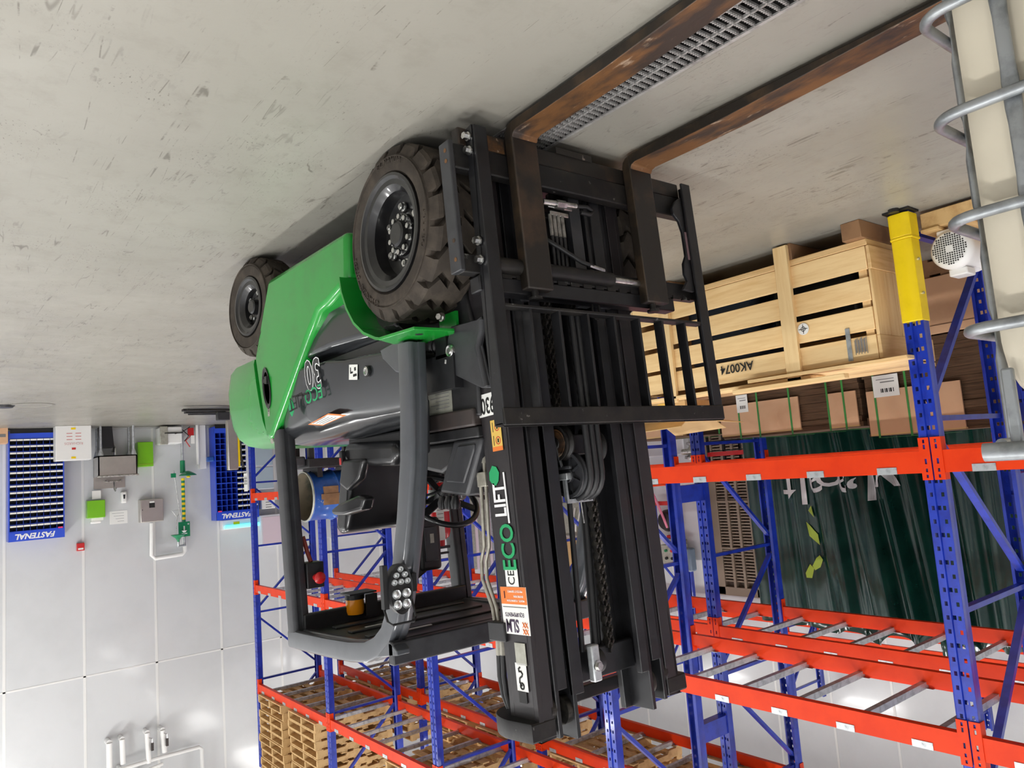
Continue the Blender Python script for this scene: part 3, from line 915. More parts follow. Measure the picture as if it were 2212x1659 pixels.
# ---- steering wheel and column
sc_ = Vector((-2.04, 3.20, 1.455)); ax = Vector((0, .66, .75)).normalized()
u = Vector((1, 0, 0)); w_ = ax.cross(u)
ring = [sc_ + u*.18*cos(2*pi*k/36) + w_*.18*sin(2*pi*k/36) for k in range(36)]
SW = MB().tube(ring, .0145, 10, closed=True).build('steering_wheel', M_vinyl, FK, smooth=60)
for a in (radians(90), radians(210), radians(330)):
    MB().bar(sc_ - ax*.02, sc_ + (u*cos(a) + w_*sin(a))*.175, .04, .014, up=ax).build('spoke', M_plastic, SW, bevel=.004)
MB().cyl(sc_ - ax*.05, sc_ + ax*.012, .05, .042, n=20).build('hub', M_plastic, SW, smooth=40)
ka = sc_ + (u*cos(radians(150)) + w_*sin(radians(150)))*.18
MB().cyl(ka, ka + ax*.03, .009, n=10).lathe([(.001, .075), (.016, .07), (.02, .055), (.016, .036), (.01, .03)], ka, ax, 14).build('spinner_knob', M_plastic, SW, smooth=40)
MB().cyl(sc_ - ax*.04, Vector((-2.04, 2.74, 1.22)), .045, .05, n=14).build('steering_column', M_plastic, FK, smooth=40)
for (dx, dz) in ((.14, .02), (-.14, .03)):
    a = sc_ - ax*.08
    MB().tube([a, a + Vector((dx*.6, .0, dz)), a + Vector((dx*1.5, .02, dz + .03))], .006, 8).sphere(a + Vector((dx*1.6, .02, dz + .035)), .014, 10).build('control_lever', M_plastic, FK, smooth=50)
for k in range(3):
    a = Vector((-1.80 + .0*k, 2.66 + .05*k, 1.30))
    MB().tube([a, a + Vector((.01, .02, .10)), a + Vector((.02, .03, .13))], .008, 8).lathe([(.001, .06), (.018, .055), (.022, .03), (.012, 0)], a + Vector((.02, .03, .12)), (0, .1, 1), 12).build('hydraulic_lever', M_vinyl, FK, smooth=50)
# ---- seat
def pad(name, outline, x0, x1, m_, bev, parent):
    return MB().prism(outline, 0, x0, x1).build(name, m_, parent, bevel=bev, seg=4)
ST = pad('seat', [(3.210, 1.15), (3.750, 1.12), (3.790, 1.20), (3.710, 1.25), (3.250, 1.27), (3.180, 1.22)], -1.79, -2.31, M_vinyl, .04, FK)
MB().box(-1.84, -2.26, 3.23, 3.80, 1.10, 1.16).build('seat_base', M_plastic, ST, bevel=.01)
pad('backrest', [(3.690, 1.20), (3.810, 1.19), (3.930, 1.56), (3.890, 1.61), (3.810, 1.60), (3.760, 1.50)], -1.80, -2.30, M_vinyl, .045, ST)
pad('backrest_shell', [(3.790, 1.16), (3.870, 1.16), (3.990, 1.58), (3.930, 1.62)], -1.83, -2.27, M_plastic, .02, ST)
for (x0, x1) in ((-1.765, -1.815), (-2.285, -2.335)):
    pad('hip_wing', [(3.490, 1.22), (3.730, 1.21), (3.790, 1.34), (3.690, 1.38), (3.550, 1.32)], x0, x1, M_vinyl, .018, ST)
pad('armrest', [(3.430, 1.415), (3.510, 1.40), (3.730, 1.44), (3.830, 1.47), (3.810, 1.50), (3.670, 1.50), (3.470, 1.475)], -1.73, -1.80, M_vinyl, .02, ST)
pad('armrest', [(3.430, 1.415), (3.510, 1.40), (3.730, 1.44), (3.830, 1.47), (3.810, 1.50), (3.670, 1.50), (3.470, 1.475)], -2.30, -2.37, M_vinyl, .02, ST)
bu = at(741, 994, 0, -1.78)
MB().box(-1.765, -1.79, bu.y - .016, bu.y + .016, bu.z - .05, bu.z + .03).build('belt_buckle', M_plastic, ST, bevel=.004)
MB().box(-1.762, -1.768, bu.y - .010, bu.y + .010, bu.z - .012, bu.z + .024).build('buckle_button', M_red, ST, bevel=.002)
# ---- overhead guard
OG = MB()
PX = (-1.50, -1.585)
def profile_post(path, hw, name, x0, x1, parent, m_):
    """rectangular hollow section bent in the y-z plane"""
    s = MB(); rings = []
    pts = [Vector((0, a, b)) for (a, b) in path]
    for i, p in enumerate(pts):
        d = (pts[min(i+1, len(pts)-1)] - pts[max(i-1, 0)]).normalized()
        nn = Vector((0, -d.z, d.y))
        # grooved section: shallow channel on both faces
        fr_ = [0, .03, .12, .27, .31, .54, .58, .88, .97, 1]
        dep = [.62, .88, 1, 1, .84, .84, 1, 1, .88, .62]
        xs = [x0 - q*(x0-x1) for q in fr_]
        ring = [Vector((xs[k], 0, 0)) + p - nn*hw*dep[k] for k in range(10)] + [Vector((xs[k], 0, 0)) + p + nn*hw*dep[k] for k in range(9, -1, -1)]
        rings.append(ring)
    s.loft(rings)
    return s.build(name, m_, parent, smooth=42)
front_path = [(2.575, .80), (2.585, 1.05), (2.61, 1.27), (2.665, 1.50), (2.735, 1.72), (2.80, 1.88), (2.86, 1.965), (2.94, 2.02), (3.04, 2.055), (3.20, 2.075), (3.45, 2.09), (3.70, 2.10), (3.905, 2.105)]
rear_path = [(3.955, 1.03), (3.925, 1.35), (3.89, 1.75), (3.86, 2.07)]
GF = profile_post(front_path, .045, 'guard_front_post', PX[0], PX[1], FK, M_pillar)
profile_post(front_path, .045, 'guard_front_post', mirror_x(PX[1]), mirror_x(PX[0]), FK, M_pillar)
profile_post(rear_path, .050, 'guard_rear_post', PX[0], PX[1], FK, M_dgrey)
profile_post(rear_path, .050, 'guard_rear_post', mirror_x(PX[1]), mirror_x(PX[0]), FK, M_dgrey)
cp = at(587, 951, 0, -1.499)
MB().cyl((-1.505, cp.y, cp.z), (-1.498, cp.y, cp.z), .018, n=16).build('post_cap', M_silver, FK)
RF = MB()
RF.box(-1.50, mirror_x(-1.50), 2.79, 2.83, 1.985, 2.075).build('roof_front_beam', M_dgrey, FK, bevel=.006)
MB().box(-1.55, mirror_x(-1.55), 3.80, 3.845, 1.985, 2.115).build('roof_rear_beam', M_plastic, FK, bevel=.006)
RP = MB().box(-1.58, mirror_x(-1.58), 2.83, 3.80, 2.062, 2.080).build('roof_panel', M_plastic, FK)
for k in range(5):
    y = 2.95 + .18*k
    MB().box(-1.66, mirror_x(-1.66), y, y + .05, 2.052, 2.062).build('roof_rib', M_dgrey, RP, bevel=.003)
for k in range(3):
    y = 3.0 + .25*k
    MB().box(-1.75, -1.98, y + .02, y + .035, 2.050, 2.054).build('roof_slot', M_ducts, RP)
# corner gusset at the front of the near post, foot of the front post
MB().prism([(2.82, 1.98), (2.76, 2.01), (2.76, 2.03), (2.94, 2.062)], 0, -1.50, -1.56).build('roof_gusset', M_pillar, FK, bevel=.004)
MB().prism([(2.60, .77), (2.80, .79), (2.78, .83), (2.68, .90), (2.60, .92)], 0, -1.52, -1.58).build('post_foot', M_pillar, FK, bevel=.006)
MB().prism([(2.60, 1.02), (2.72, 1.05), (2.74, 1.16), (2.70, 1.24), (2.62, 1.24)], 0, -1.59, -1.63).build('post_shroud', M_dgrey, FK, bevel=.01)
# warning label inside the roof
wlx = at(965, 1328, 1, 3.795)
lb = MB().box(wlx.x - .1, wlx.x + .1, 3.797, 3.7985, wlx.z - .022, wlx.z + .022).build('roof_label', M_paper, FK)
MB().box(wlx.x - .1, wlx.x - .07, 3.7965, 3.797, wlx.z - .022, wlx.z + .022).build('label_patch', M_inkorange, lb)
for k in range(3):
    MB().box(wlx.x + .07 - .05*k, wlx.x + .04 - .05*k, 3.7965, 3.797, wlx.z - .012, wlx.z + .010).build('label_mark', M_inkblack, lb)

# ---- lamps, beacon, stop switch, extinguisher, mirror
def head_lamp(c0):
    c0 = Vector(c0)
    s = MB(); n = 32
    def ov(ry, k): return [c0 + Vector((.052*k*cos(2*pi*i/n), ry, .098*k*sin(2*pi*i/n))) for i in range(n)]
    s.loft([ov(.055, .80), ov(.04, .95), ov(.005, 1.0), ov(-.006, .98), ov(-.004, .86), ov(-.001, .84)])
    hl = s.build('head_lamp', M_plastic, FK, smooth=35, label='black oval LED head lamp')
    big = [(-.020, .058), (.020, .058), (-.022, .018), (.022, .018)]
    sm = [(0, -.076), (-.019, -.054), (.019, -.054), (-.029, -.028), (0, -.028), (.029, -.028)]
    for (pts, r) in ((big, .0175), (sm, .0115)):
        for (a, b) in pts:
            MB().lathe([(.001, -.006), (r*.45, -.005), (r*.75, 0), (r, -.004), (r*1.06, -.002), (r*1.06, .004)], c0 + Vector((a, -.004, b)), (0, 1, 0), 16).build('lens', M_lens, hl, smooth=40)
    # bracket
    br = MB()
    br.tube([c0 + Vector((.062, .03, .07)), c0 + Vector((.064, .0, .115)), c0 + Vector((.05, -.01, .128)), c0 + Vector((-.045, -.01, .128)), c0 + Vector((-.060, -.0, .115)), c0 + Vector((-.060, .03, .04))], .005, 8)
    br.box(c0.x + .048, c0.x + .070, c0.y + .01, c0.y + .035, c0.z - .095, c0.z + .07)
    br.box(c0.x - .078, c0.x - .058, c0.y + .01, c0.y + .03, c0.z - .05, c0.z + .02)
    br.build('lamp_bracket', M_plastic, hl)
    return hl
hl1 = at(866, 1272, 1, 2.66)
head_lamp(hl1)
head_lamp((mirror_x(hl1.x) + .04, 2.66, hl1.z - .02))
am = at(870, 1215, 1, 2.70)
bc = at(782, 1312, 1, 3.78)
BCN = MB().lathe([(.001, -.06), (.048, -.06), (.05, .0), (.044, .02), (.001, .02)], (bc.x + .03, bc.y + .02, bc.z + .01), (0, 0, 1), 20).build('beacon', M_amber, FK, smooth=35, label='amber warning beacon under the roof')
MB().cyl((bc.x + .03, bc.y + .02, bc.z - .075), (bc.x + .03, bc.y + .02, bc.z - .048), .052, n=20).build('beacon_base', M_plastic, BCN, smooth=40)
MB().box(bc.x - .065, bc.x - .055, bc.y - .05, bc.y + .07, bc.z - .07, bc.z + .04).box(bc.x - .065, bc.x + .09, bc.y - .05, bc.y + .07, bc.z - .084, bc.z - .076).box(bc.x - .065, bc.x + .0, bc.y - .055, bc.y - .045, bc.z - .07, bc.z + .04).build('beacon_bracket', M_plastic, BCN)
eb = at(661, 1243, 0, -1.60)
ES = MB().box(-1.585, -1.68, eb.y - .05, eb.y + .05, eb.z - .066, eb.z + .066).build('stop_switch_box', M_plastic, FK, bevel=.005)
MB().cyl((-1.63, eb.y - .05, eb.z + .01), (-1.63, eb.y - .10, eb.z + .01), .016, n=14).lathe([(.018, 0), (.03, .006), (.03, .016), (.022, .024), (.001, .026)], (-1.63, eb.y - .095, eb.z + .01), (0, -1, 0), 20).build('stop_button', M_red, ES, smooth=40)
MB().tube([(-1.63, eb.y, eb.z - .066), (-1.62, eb.y + .02, eb.z - .12), (-1.60, eb.y + .02, eb.z - .2)], .012, 8).build('cable', M_skin, ES, smooth=50)
# fire extinguisher on the far rear post
ex = at(950, 1105, 0, -2.42)
EX = MB().lathe([(.001, -.17), (.05, -.17), (.056, -.15), (.056, .12), (.045, .15), (.02, .165), (.018, .20), (.001, .20)], (-2.42, ex.y, ex.z), (0, 0, 1), 22).build('fire_extinguisher', M_red, FK, smooth=40, label='small red fire extinguisher with paper tags')
MB().lathe([(.0575, -.13), (.0575, .0)], (-2.42, ex.y, ex.z), (0, 0, 1), 22).build('extinguisher_label', M_paper, EX, smooth=60)
MB().box(-2.40, -2.35, ex.y - .075, ex.y - .073, ex.z - .10, ex.z + .16).build('inspection_tag', M_paper, EX)
for k in range(6): MB().box(-2.395, -2.355, ex.y - .076, ex.y - .075, ex.z - .08 + .022*k, ex.z - .077 + .022*k).build('tag_line', M_inkred if k < 2 else M_inkgrey, EX)
MB().box(-2.47, -2.36, ex.y - .012, ex.y + .012, ex.z + .20, ex.z + .215).box(-2.46, -2.37, ex.y - .01, ex.y + .01, ex.z + .235, ex.z + .247).build('extinguisher_lever', M_plastic, EX)
# monitor on the far post with big curved arm
mo = at(922, 1172, 1, 3.72)
MO = MB().box(mo.x - .065, mo.x + .07, 3.67, 3.73, mo.z - .14, mo.z + .15).build('rear_view_mirror', M_plastic, FK, bevel=.02, seg=3)
MB().box(mo.x - .04, mo.x + .045, 3.664, 3.672, mo.z - .09, mo.z + .10).build('mirror_glass', M_dgrey, MO, bevel=.004)
MB().box(mo.x - .012, mo.x + .012, 3.660, 3.666, mo.z - .05, mo.z + .0).build('mirror_tag', M_silver, MO)
MB().prism([(mo.x + .04, mo.z - .02), (mo.x + .17, mo.z + .10), (mo.x + .22, mo.z + .22), (mo.x + .12, mo.z + .21), (mo.x - .02, mo.z + .13)], 1, 3.69, 3.74).build('mirror_arm', M_plastic, MO, bevel=.015, seg=3)
# ================================================================== mast, carriage and forks (tilted 3 degrees forward)
TLT = radians(3.0)
TM = Matrix.Translation(Vector((0, 2.10, .05))) @ Matrix.Rotation(TLT, 4, 'X')
def tb(s, name, m_, parent=None, **kw):
    return s.xf(TM).build(name, m_, parent or FK, **kw)
def lo(px, py, yl):
    """photo pixel -> tilted local coordinates on the plane yl"""
    d = RX*((1106 - px)/F_PX) + DX*((829.5 - py)/F_PX) + FX
    n = TM.to_3x3() @ Vector((0, 1, 0)); o = TM @ Vector((0, yl, 0))
    t = (o - CAM).dot(n)/d.dot(n)
    return TM.inverted() @ (CAM + d*t)
def two_mat(ob, m_side, test):
    me = ob.data
    me.materials.append(m_side)
    for p in me.polygons:
        if test(p.normal): p.material_index = 1
XM = -2.042
def mx(x): return 2*XM - x
# forks
dz = sin(TLT)
for (xa, xb) in ((-1.750, -1.874), (-2.398, -2.532)):
    sh = [(.0, .03), (.0, .625), (.048, .625), (.048, .012), (.040, -.012), (.022, -.027), (.0, -.03)]
    fk = tb(MB().prism(sh, 0, xa, xb), 'fork', M_forkshank, bevel=.006, label='L shaped steel fork, rusty on top')
    two_mat(fk, M_forkside, lambda n: abs(n.x) > .6)
    bl = [(.0, -.03), (.0, .034), (-.010, .018), (-.03, .012)] + [(-d, .012 + d*dz - max(0, (d - .55))*.040) for d in (.2, .5, .8, 1.28)] + [(-1.30, -.03 + 1.30*dz + .006), (-1.30, -.03 + 1.30*dz), (-.6, -.03 + .6*dz)]
    bm_ = MB().prism(bl, 0, xa, xb)
    if xa > -2: bm_.v = [Vector((p.x - .030*p.y, p.y, p.z)) if p.y < 0 else p for p in bm_.v]     # this blade toes out a little
    bo = tb(bm_, 'blade', M_rust, fk, bevel=.004)
    two_mat(bo, M_forkside, lambda n: abs(n.x) > .6)
    cx = (xa + xb)/2 + .01
    tb(MB().cyl((cx, .03, .625), (cx, .03, .655), .014, n=12).cyl((cx, .03, .650), (cx, .03, .660), .026, n=14), 'fork_pin', M_blackworn, fk, smooth=40)
# carriage bars with notches
CB = tb(MB().box(-1.500, -2.80, .050, .098, .085, .180), 'carriage_lower_bar', M_blackworn, bevel=.006)
tb(MB().box(-1.54, -2.78, .056, .10, .012, .085), 'carriage_bumper', M_forkshank, CB, bevel=.006)
tb(MB().box(-1.62, -1.75, .0535, .056, .02, .08), 'rust_patch', M_rust, CB)
tb(MB().box(-2.02, -2.22, .050, .054, -.008, .018), 'bumper_notch', M_forkshank, CB)
UB = tb(MB().box(-1.500, -2.80, .050, .098, .505, .575), 'carriage_upper_bar', M_blackworn, bevel=.005)
tb(MB().box(-1.56, -2.62, .045, .105, .580, .640), 'carriage_hook_bar', M_black, UB, bevel=.006)
for k in range(17):
    x = -1.60 - .068*k
    tb(MB().box(x, x - .045, .046, .06, .566, .582), 'notch', M_blackworn, UB)
EP = tb(MB().box(-1.478, -1.500, .035, .10, .085, .575), 'carriage_end_plate', M_dgrey, bevel=.004)
for z in (.12, .16, .46, .53):
    tb(MB().cyl((-1.4785, .06, z), (-1.4765, .06, z), .008, n=10), 'bolt_hole', M_rust, EP)
for (x, z) in ((-1.565, .115), (-1.565, .06), (-1.565, .46), (-1.565, .53)):
    tb(MB().cyl((x + .022, .03, z), (x, .03, z), .013, n=6).cyl((x + .004, .03, z), (x - .002, .03, z), .017, n=12), 'bolt', M_steel, UB)
tb(MB().box(-1.80, -1.86, .10, .13, .0, .64), 'carriage_upright', M_black, bevel=.005)
tb(MB().box(-2.22, -2.28, .10, .13, .0, .64), 'carriage_upright', M_black, bevel=.005)
tb(MB().box(-2.10, -2.16, .10, .13, .0, .64), 'carriage_upright', M_dgrey)
SCY = tb(MB().cyl((-1.60, .045, .535), (-2.235, .045, .535), .030, n=20), 'sideshift_cylinder', M_blackworn, smooth=40)
tb(MB().cyl((-2.235, .045, .535), (-2.42, .045, .535), .016, n=16), 'cylinder_rod', M_steel, SCY, smooth=40)
# load backrest
BR = tb(MB().box(-1.572, -1.632, .0, .012, .02, 1.128).box(-1.572, -1.584, .012, .062, .02, 1.128), 'backrest_post', M_black, bevel=.004)
tb(MB().box(-2.735, -2.795, .0, .012, .035, 1.128).box(-2.783, -2.795, .012, .062, .035, 1.128), 'backrest_post', M_black, bevel=.004)
tb(MB().box(-1.572, -2.795, -.003, .010, 1.068, 1.130).box(-1.572, -2.795, .010, .055, 1.116, 1.130), 'backrest_top_bar', M_blackworn, bevel=.004)
tb(MB().box(-1.60, -2.76, .004, .054, .690, .702), 'backrest_lower_bar', M_blackworn, bevel=.003)
for px in (1150, 1212, 1273, 1329, 1382, 1431.6, 1479):
    q = lo(px, 692, .004)
    tb(MB().box(q.x - .006, q.x + .006, .006, .052, .70, 1.085), 'backrest_slat', M_black, bevel=.002)
tb(MB().prism([(-2.735, .10), (-2.70, .12), (-2.665, .16), (-2.668, .19), (-2.70, .22), (-2.715, .27), (-2.715, .38), (-2.69, .42), (-2.685, .47), (-2.70, .50), (-2.66, .545), (-2.735, .55)], 1, .014, .03), 'backrest_gusset', M_black, bevel=.003)
tb(MB().box(-2.722, -2.733, .010, .0135, .27, .40), 'gusset_label', mat('faded_label', srgb(120,96,100), .5))
# shackle on the upper bar
q = lo(1293, 640, .05)
tb(MB().tube([(q.x + .018, .075, .635)] + [(q.x + .020*cos(a), .075, .668 + .03*sin(a)) for a in [pi*k/8 for k in range(9)]] + [(q.x - .018, .075, .635)], .005, 8), 'lifting_eye', M_blackworn, UB)
# hydraulic fittings and hoses seen between the forks
HF = tb(MB().box(-1.98, -2.08, .085, .125, .255, .275).box(-1.97, -2.10, .08, .13, .215, .245), 'hydraulic_block', M_steel, bevel=.004)
for k in range(4):
    x = -1.965 - .022*k
    tb(MB().cyl((x, .075, .28), (x, .075, .37), .008, n=8), 'hose_fitting', M_steel, HF, smooth=40)
    tb(MB().tube([(x, .075, .37), (x, .08, .50), (x - .01, .10, .60)], .0075, 8), 'hydraulic_hose', M_hose, HF, smooth=50)
tb(MB().cyl((-1.93, .07, .235), (-2.11, .07, .225), .013, n=10).cyl((-2.0, .07, .232), (-2.05, .07, .230), .018, n=6), 'hose_union', M_steel, HF, smooth=40)
tb(MB().tube([(-2.11, .07, .225), (-2.17, .065, .22), (-2.20, .065, .235), (-2.18, .06, .255), (-2.13, .065, .25)], .009, 8), 'hydraulic_hose', M_hose, HF, smooth=50)
tb(MB().tube([(-1.90, .10, .36), (-1.98, .06, .42), (-2.08, .045, .475), (-2.14, .045, .488)], .010, 8), 'hydraulic_hose', M_hose, HF, smooth=50)
tb(MB().cyl((-2.12, .045, .487), (-2.20, .045, .500), .010, n=8), 'hose_fitting', M_steel, HF, smooth=40)
# ---- mast channels
def channel(x_out, x_web, x_fl, y0, y1, z0, z1, name, m_, notch=None):
    s = MB()
    ft = .026
    s.box(x_out, x_web, y0, y1, z0, z1)
    s.box(x_out, x_fl, y0, y0 + ft, z0, z1 if notch is None else notch)
    s.box(x_out, x_fl, y1 - ft, y1, z0, z1)
    return s
for side in (0, 1):
    t = (lambda v: v) if side == 0 else mx
    mo_ = tb(channel(t(-1.677), t(-1.698), t(-1.747), .120, .280, .02, 2.21, 'm', None), 'mast_outer_channel', M_mastside, bevel=.003)
    tb(channel(t(-1.758), t(-1.776), t(-1.818), .118, .262, .03, 2.215, 'm', None, notch=2.06), 'mast_middle_channel', M_black, bevel=.003)
    tb(channel(t(-1.834), t(-1.852), t(-1.890), .112, .250, .05, 2.235, 'm', None, notch=2.09), 'mast_inner_channel', M_black, bevel=.003)
    for (xx, z) in ((-1.752, 2.13), (-1.826, 2.15)):
        tb(MB().cyl((t(xx + .016), .168, z - .01), (t(xx - .016), .168, z - .01), .050, n=24), 'mast_roller', M_chain, mo_, smooth=40)
    # lift cylinders behind the channels
    tb(MB().cyl((t(-1.925), .24, .10), (t(-1.925), .24, 2.02), .038, n=18), 'lift_cylinder', M_black, smooth=40)
# crossbeams
tb(MB().box(-1.86, mx(-1.86), .17, .25, 1.965, 2.075), 'mast_inner_tie', M_black, bevel=.006)
tb(MB().box(-1.70, mx(-1.70), .262, .32, 1.02, 1.16), 'mast_outer_tie', M_black, bevel=.006)
tb(MB().box(-1.70, mx(-1.70), .262, .32, .30, .46), 'mast_outer_tie', M_black, bevel=.006)
tb(MB().box(-1.78, mx(-1.78), .20, .25, .20, .34), 'mast_middle_tie', M_black)
# rounded cross head at the top of the outer channel
def rr(z, sc):
    pts = [(-1.745, .118), (-1.640, .118)]
    pts += [(-1.745 + .115*cos(a), .235 + .17*sin(a)) for a in [pi/2*k/9 for k in range(10)]]
    cx, cy = -1.70, .26
    return [Vector((cx + (x - cx)*sc, cy + (y - cy)*sc, z)) for (x, y) in pts]
for side in (0, 1):
    t = (lambda v: v) if side == 0 else mx
    ch = MB(); ch.loft([[Vector((t(p.x), p.y, p.z)) for p in rr(z, sc)] for (z, sc) in ((2.140, .97), (2.146, 1.0), (2.198, 1.0), (2.204, .97))])
    tb(ch, 'mast_cross_head', M_blackworn, smooth=35)
tb(MB().box(-1.70, mx(-1.70), .36, .40, 2.145, 2.20), 'mast_top_tie', M_black, bevel=.005)
# chains and hoses
def chain(x, y, z0, z1, n_w=3):
    link_ = MB()
    for k in range(n_w):
        xx = x - .012 + .012*k
        z = z0 + (.020 if k == 1 else 0)
        i = 0
        while z < z1:
            if (k + i) % 2 == 0 or True:
                link_.cyl((xx - .004, y, z), (xx + .004, y, z), .0165, n=8)
                link_.box(xx - .003, xx + .003, y - .008, y + .008, z, z + .026)
            z += .040; i += 1
    return link_
for (x, y, z0, z1) in ((-2.090, .165, 1.15, 1.99), (-1.965, .165, .50, 1.20), (-2.11, .165, .50, 1.15)):
    o = tb(chain(x, y, z0, z1), 'lift_chain', M_chain, smooth=40)
def rod(p, q, r, name, m_=M_hose, yl=.18, par=None):
    a, b = lo(*p, yl), lo(*q, yl)
    return tb(MB().cyl(a, b, r, n=12), name, m_, par, smooth=40)
rod((1229, 1072), (1258, 1408), .011, 'hydraulic_hose', M_hose, .17)
rod((1258, 1040), (1285, 1395), .016, 'hydraulic_hose', M_hose, .20)
rod((1270, 1040), (1294, 1395), .010, 'hydraulic_hose', M_hose, .21)
rod((1252, 1066), (1262, 1130), .003, 'guide_wire', M_steel, .17)
# sheaves
s1 = lo(1231, 1026, .15)
def sheave(c_, r, w, spoke):
    s = MB().lathe([(r*.86, -w/2), (r, -w/2), (r, -w/2 + .006), (r*.88, -.003), (r*.88, .003), (r, w/2 - .006), (r, w/2), (r*.86, w/2)], c_, (1, 0, 0), 36)
    s.lathe([(.001, w/2 + .004), (r*.30, w/2 + .004), (r*.34, w/2), (r*.34, -w/2), (.001, -w/2)], c_, (1, 0, 0), 20)
    if spoke:
        for k in range(7):
            a = 2*pi*k/7
            s.bar(c_ + Vector((.004, r*.3*cos(a), r*.3*sin(a))), c_ + Vector((.004, r*.88*cos(a), r*.88*sin(a))), .006, .012, up=(1, 0, 0))
        s.cyl(c_ - Vector((.004, 0, 0)), c_ - Vector((.001, 0, 0)), r*.88, n=32)
    else:
        s.cyl(c_ - Vector((.006, 0, 0)), c_ + Vector((.006, 0, 0)), r*.88, n=32)
    return s
SH = tb(sheave(s1, .088, .03, True), 'hose_sheave', M_dgrey, smooth=35)
s2 = lo(1208, 958, .16)
tb(sheave(s2, .068, .04, False), 'chain_sheave', M_blackworn, smooth=35)
tb(MB().lathe([(.048, .021), (.052, .0215), (.056, .021)], s2, (1, 0, 0), 30).cyl(s2 + Vector((.02, 0, 0)), s2 + Vector((.0205, 0, 0)), .046, n=24), 'sheave_face', M_rust, SH)
s3 = Vector((s2.x - .17, s2.y, s2.z + .02))
tb(sheave(s3, .068, .04, False), 'chain_sheave', M_blackworn, smooth=35)
tb(MB().box(s2.x - .04, s2.x - .12, s2.y - .03, s2.y + .04, s2.z - .03, s2.z + .05), 'sheave_block', M_black, bevel=.005)
tb(MB().cyl(s2 + Vector((.03, 0, 0)), s2 + Vector((.045, 0, 0)), .013, n=6), 'sheave_bolt', M_steel, SH)
tb(MB().bar(s2 + Vector((.03, .0, -.02)), s1 + Vector((.035, 0, -.03)), .012, .012).bar(s1 + Vector((.035, .02, -.028)), s1 + Vector((.035, -.05, -.028)), .012, .012), 'sheave_bracket', M_dgrey, SH, bevel=.003)
tb(MB().box(s1.x + .02, s1.x + .045, s1.y - .03, s1.y + .02, s1.z - .008, s1.z + .018), 'axle_clamp', M_galv, SH, bevel=.003)
tb(MB().bar(s1 + Vector((.034, -.005, .015)), s1 + Vector((.034, -.005, .10)), .016, .010, up=(1, 0, 0)).bar(s1 + Vector((.034, -.005, .10)), s1 + Vector((-.10, -.005, .10)), .004, .016), 'hose_guard', M_galv, SH)
for k in range(3):
    x = s1.x - .022 - .03*k
    R_ = .092
    pts = [(x, s1.y - R_, s1.z - .62), (x, s1.y - R_, s1.z - .30), (x, s1.y - R_, s1.z - .1)] + [(x, s1.y - R_*cos(a), s1.z + R_*sin(a)) for a in [pi*j/10 for j in range(11)]] + [(x, s1.y + R_, s1.z - .3), (x, s1.y + R_, s1.z - .9)]
    tb(MB().tube(pts, .0125, 10), 'hydraulic_hose', M_hose, SH, smooth=50)
# hose anchor at the top
sa = lo(1267, 1432, .16)
tb(MB().box(sa.x - .018, sa.x + .022, .10, .13, sa.z - .07, sa.z + .06), 'anchor_plate', M_galv, bevel=.006)
tb(MB().cyl((sa.x, .10, sa.z + .005), (sa.x, .085, sa.z + .005), .014, n=6).cyl((sa.x, .10, sa.z + .005), (sa.x, .095, sa.z + .005), .02, n=14), 'anchor_bolt', M_steel)
tb(MB().cyl((sa.x - .02, .16, sa.z), (sa.x - .06, .16, sa.z), .045, n=20), 'hose_roller', M_hose, smooth=40)
# ---- things on the side of the outer channel
XS = -1.676
def side_world(px, py, x=XS): return at(px, py, 0, x)
UPL = TM.to_3x3() @ Vector((0, 0, 1)); BKL = TM.to_3x3() @ Vector((0, 1, 0))
def side_sticker(px, py, w, hgt, m_, name, lift=.0008):
    c_ = side_world(px, py)
    s = MB().obox(c_ + Vector((lift, 0, 0)), (.0006, 0, 0), BKL*w/2, UPL*hgt/2)
    return s.build(name, m_, FK), c_
st, c_ = side_sticker(1054, 874, .118, .085, M_paper, 'number_sticker')
lettering('lettering', '930', .085, M_inkblack, st, c_ + Vector((.0022, 0, 0)), BKL, UPL, sx=.66, offset=.0012)
lettering('lettering', 'ECO', .108, M_inkgreen, FK, side_world(1099, 1182) + Vector((.001, 0, 0)), -UPL, BKL, sx=.78, offset=.002)
lettering('lettering', 'LIFT', .096, M_inkwhite, FK, side_world(1081, 1080) + Vector((.001, 0, 0)), -UPL, BKL, sx=.72, offset=.002)
a_, b_ = side_world(1087, 1020), side_world(1100, 1130)
MB().bar(a_ + Vector((.001, -.002, 0)), b_ + Vector((.001, -.002, 0)), .008, .002, up=(1, 0, 0)).build('lettering_rule', M_inkwhite, FK)
lc = side_world(1070, 1029)
lp_ = [(-.030, .018), (-.012, .036), (.016, .034), (.040, .012), (.034, -.012), (.012, -.026), (-.018, -.018), (-.034, 0)]
MB().add([lc + Vector((.0008, 0, 0)) + BKL*b*1.0 - UPL*a for (a, b) in lp_] + [lc + Vector((.0016, 0, 0)) + BKL*b - UPL*a for (a, b) in lp_],
         [list(range(8)), list(range(8, 16))] + [(i, (i+1) % 8, 8+(i+1) % 8, 8+i) for i in range(8)]).build('leaf_logo', M_inkgreen, FK)
st, c_ = side_sticker(1073, 940, .062, .115, M_yellabel, 'warning_sticker')
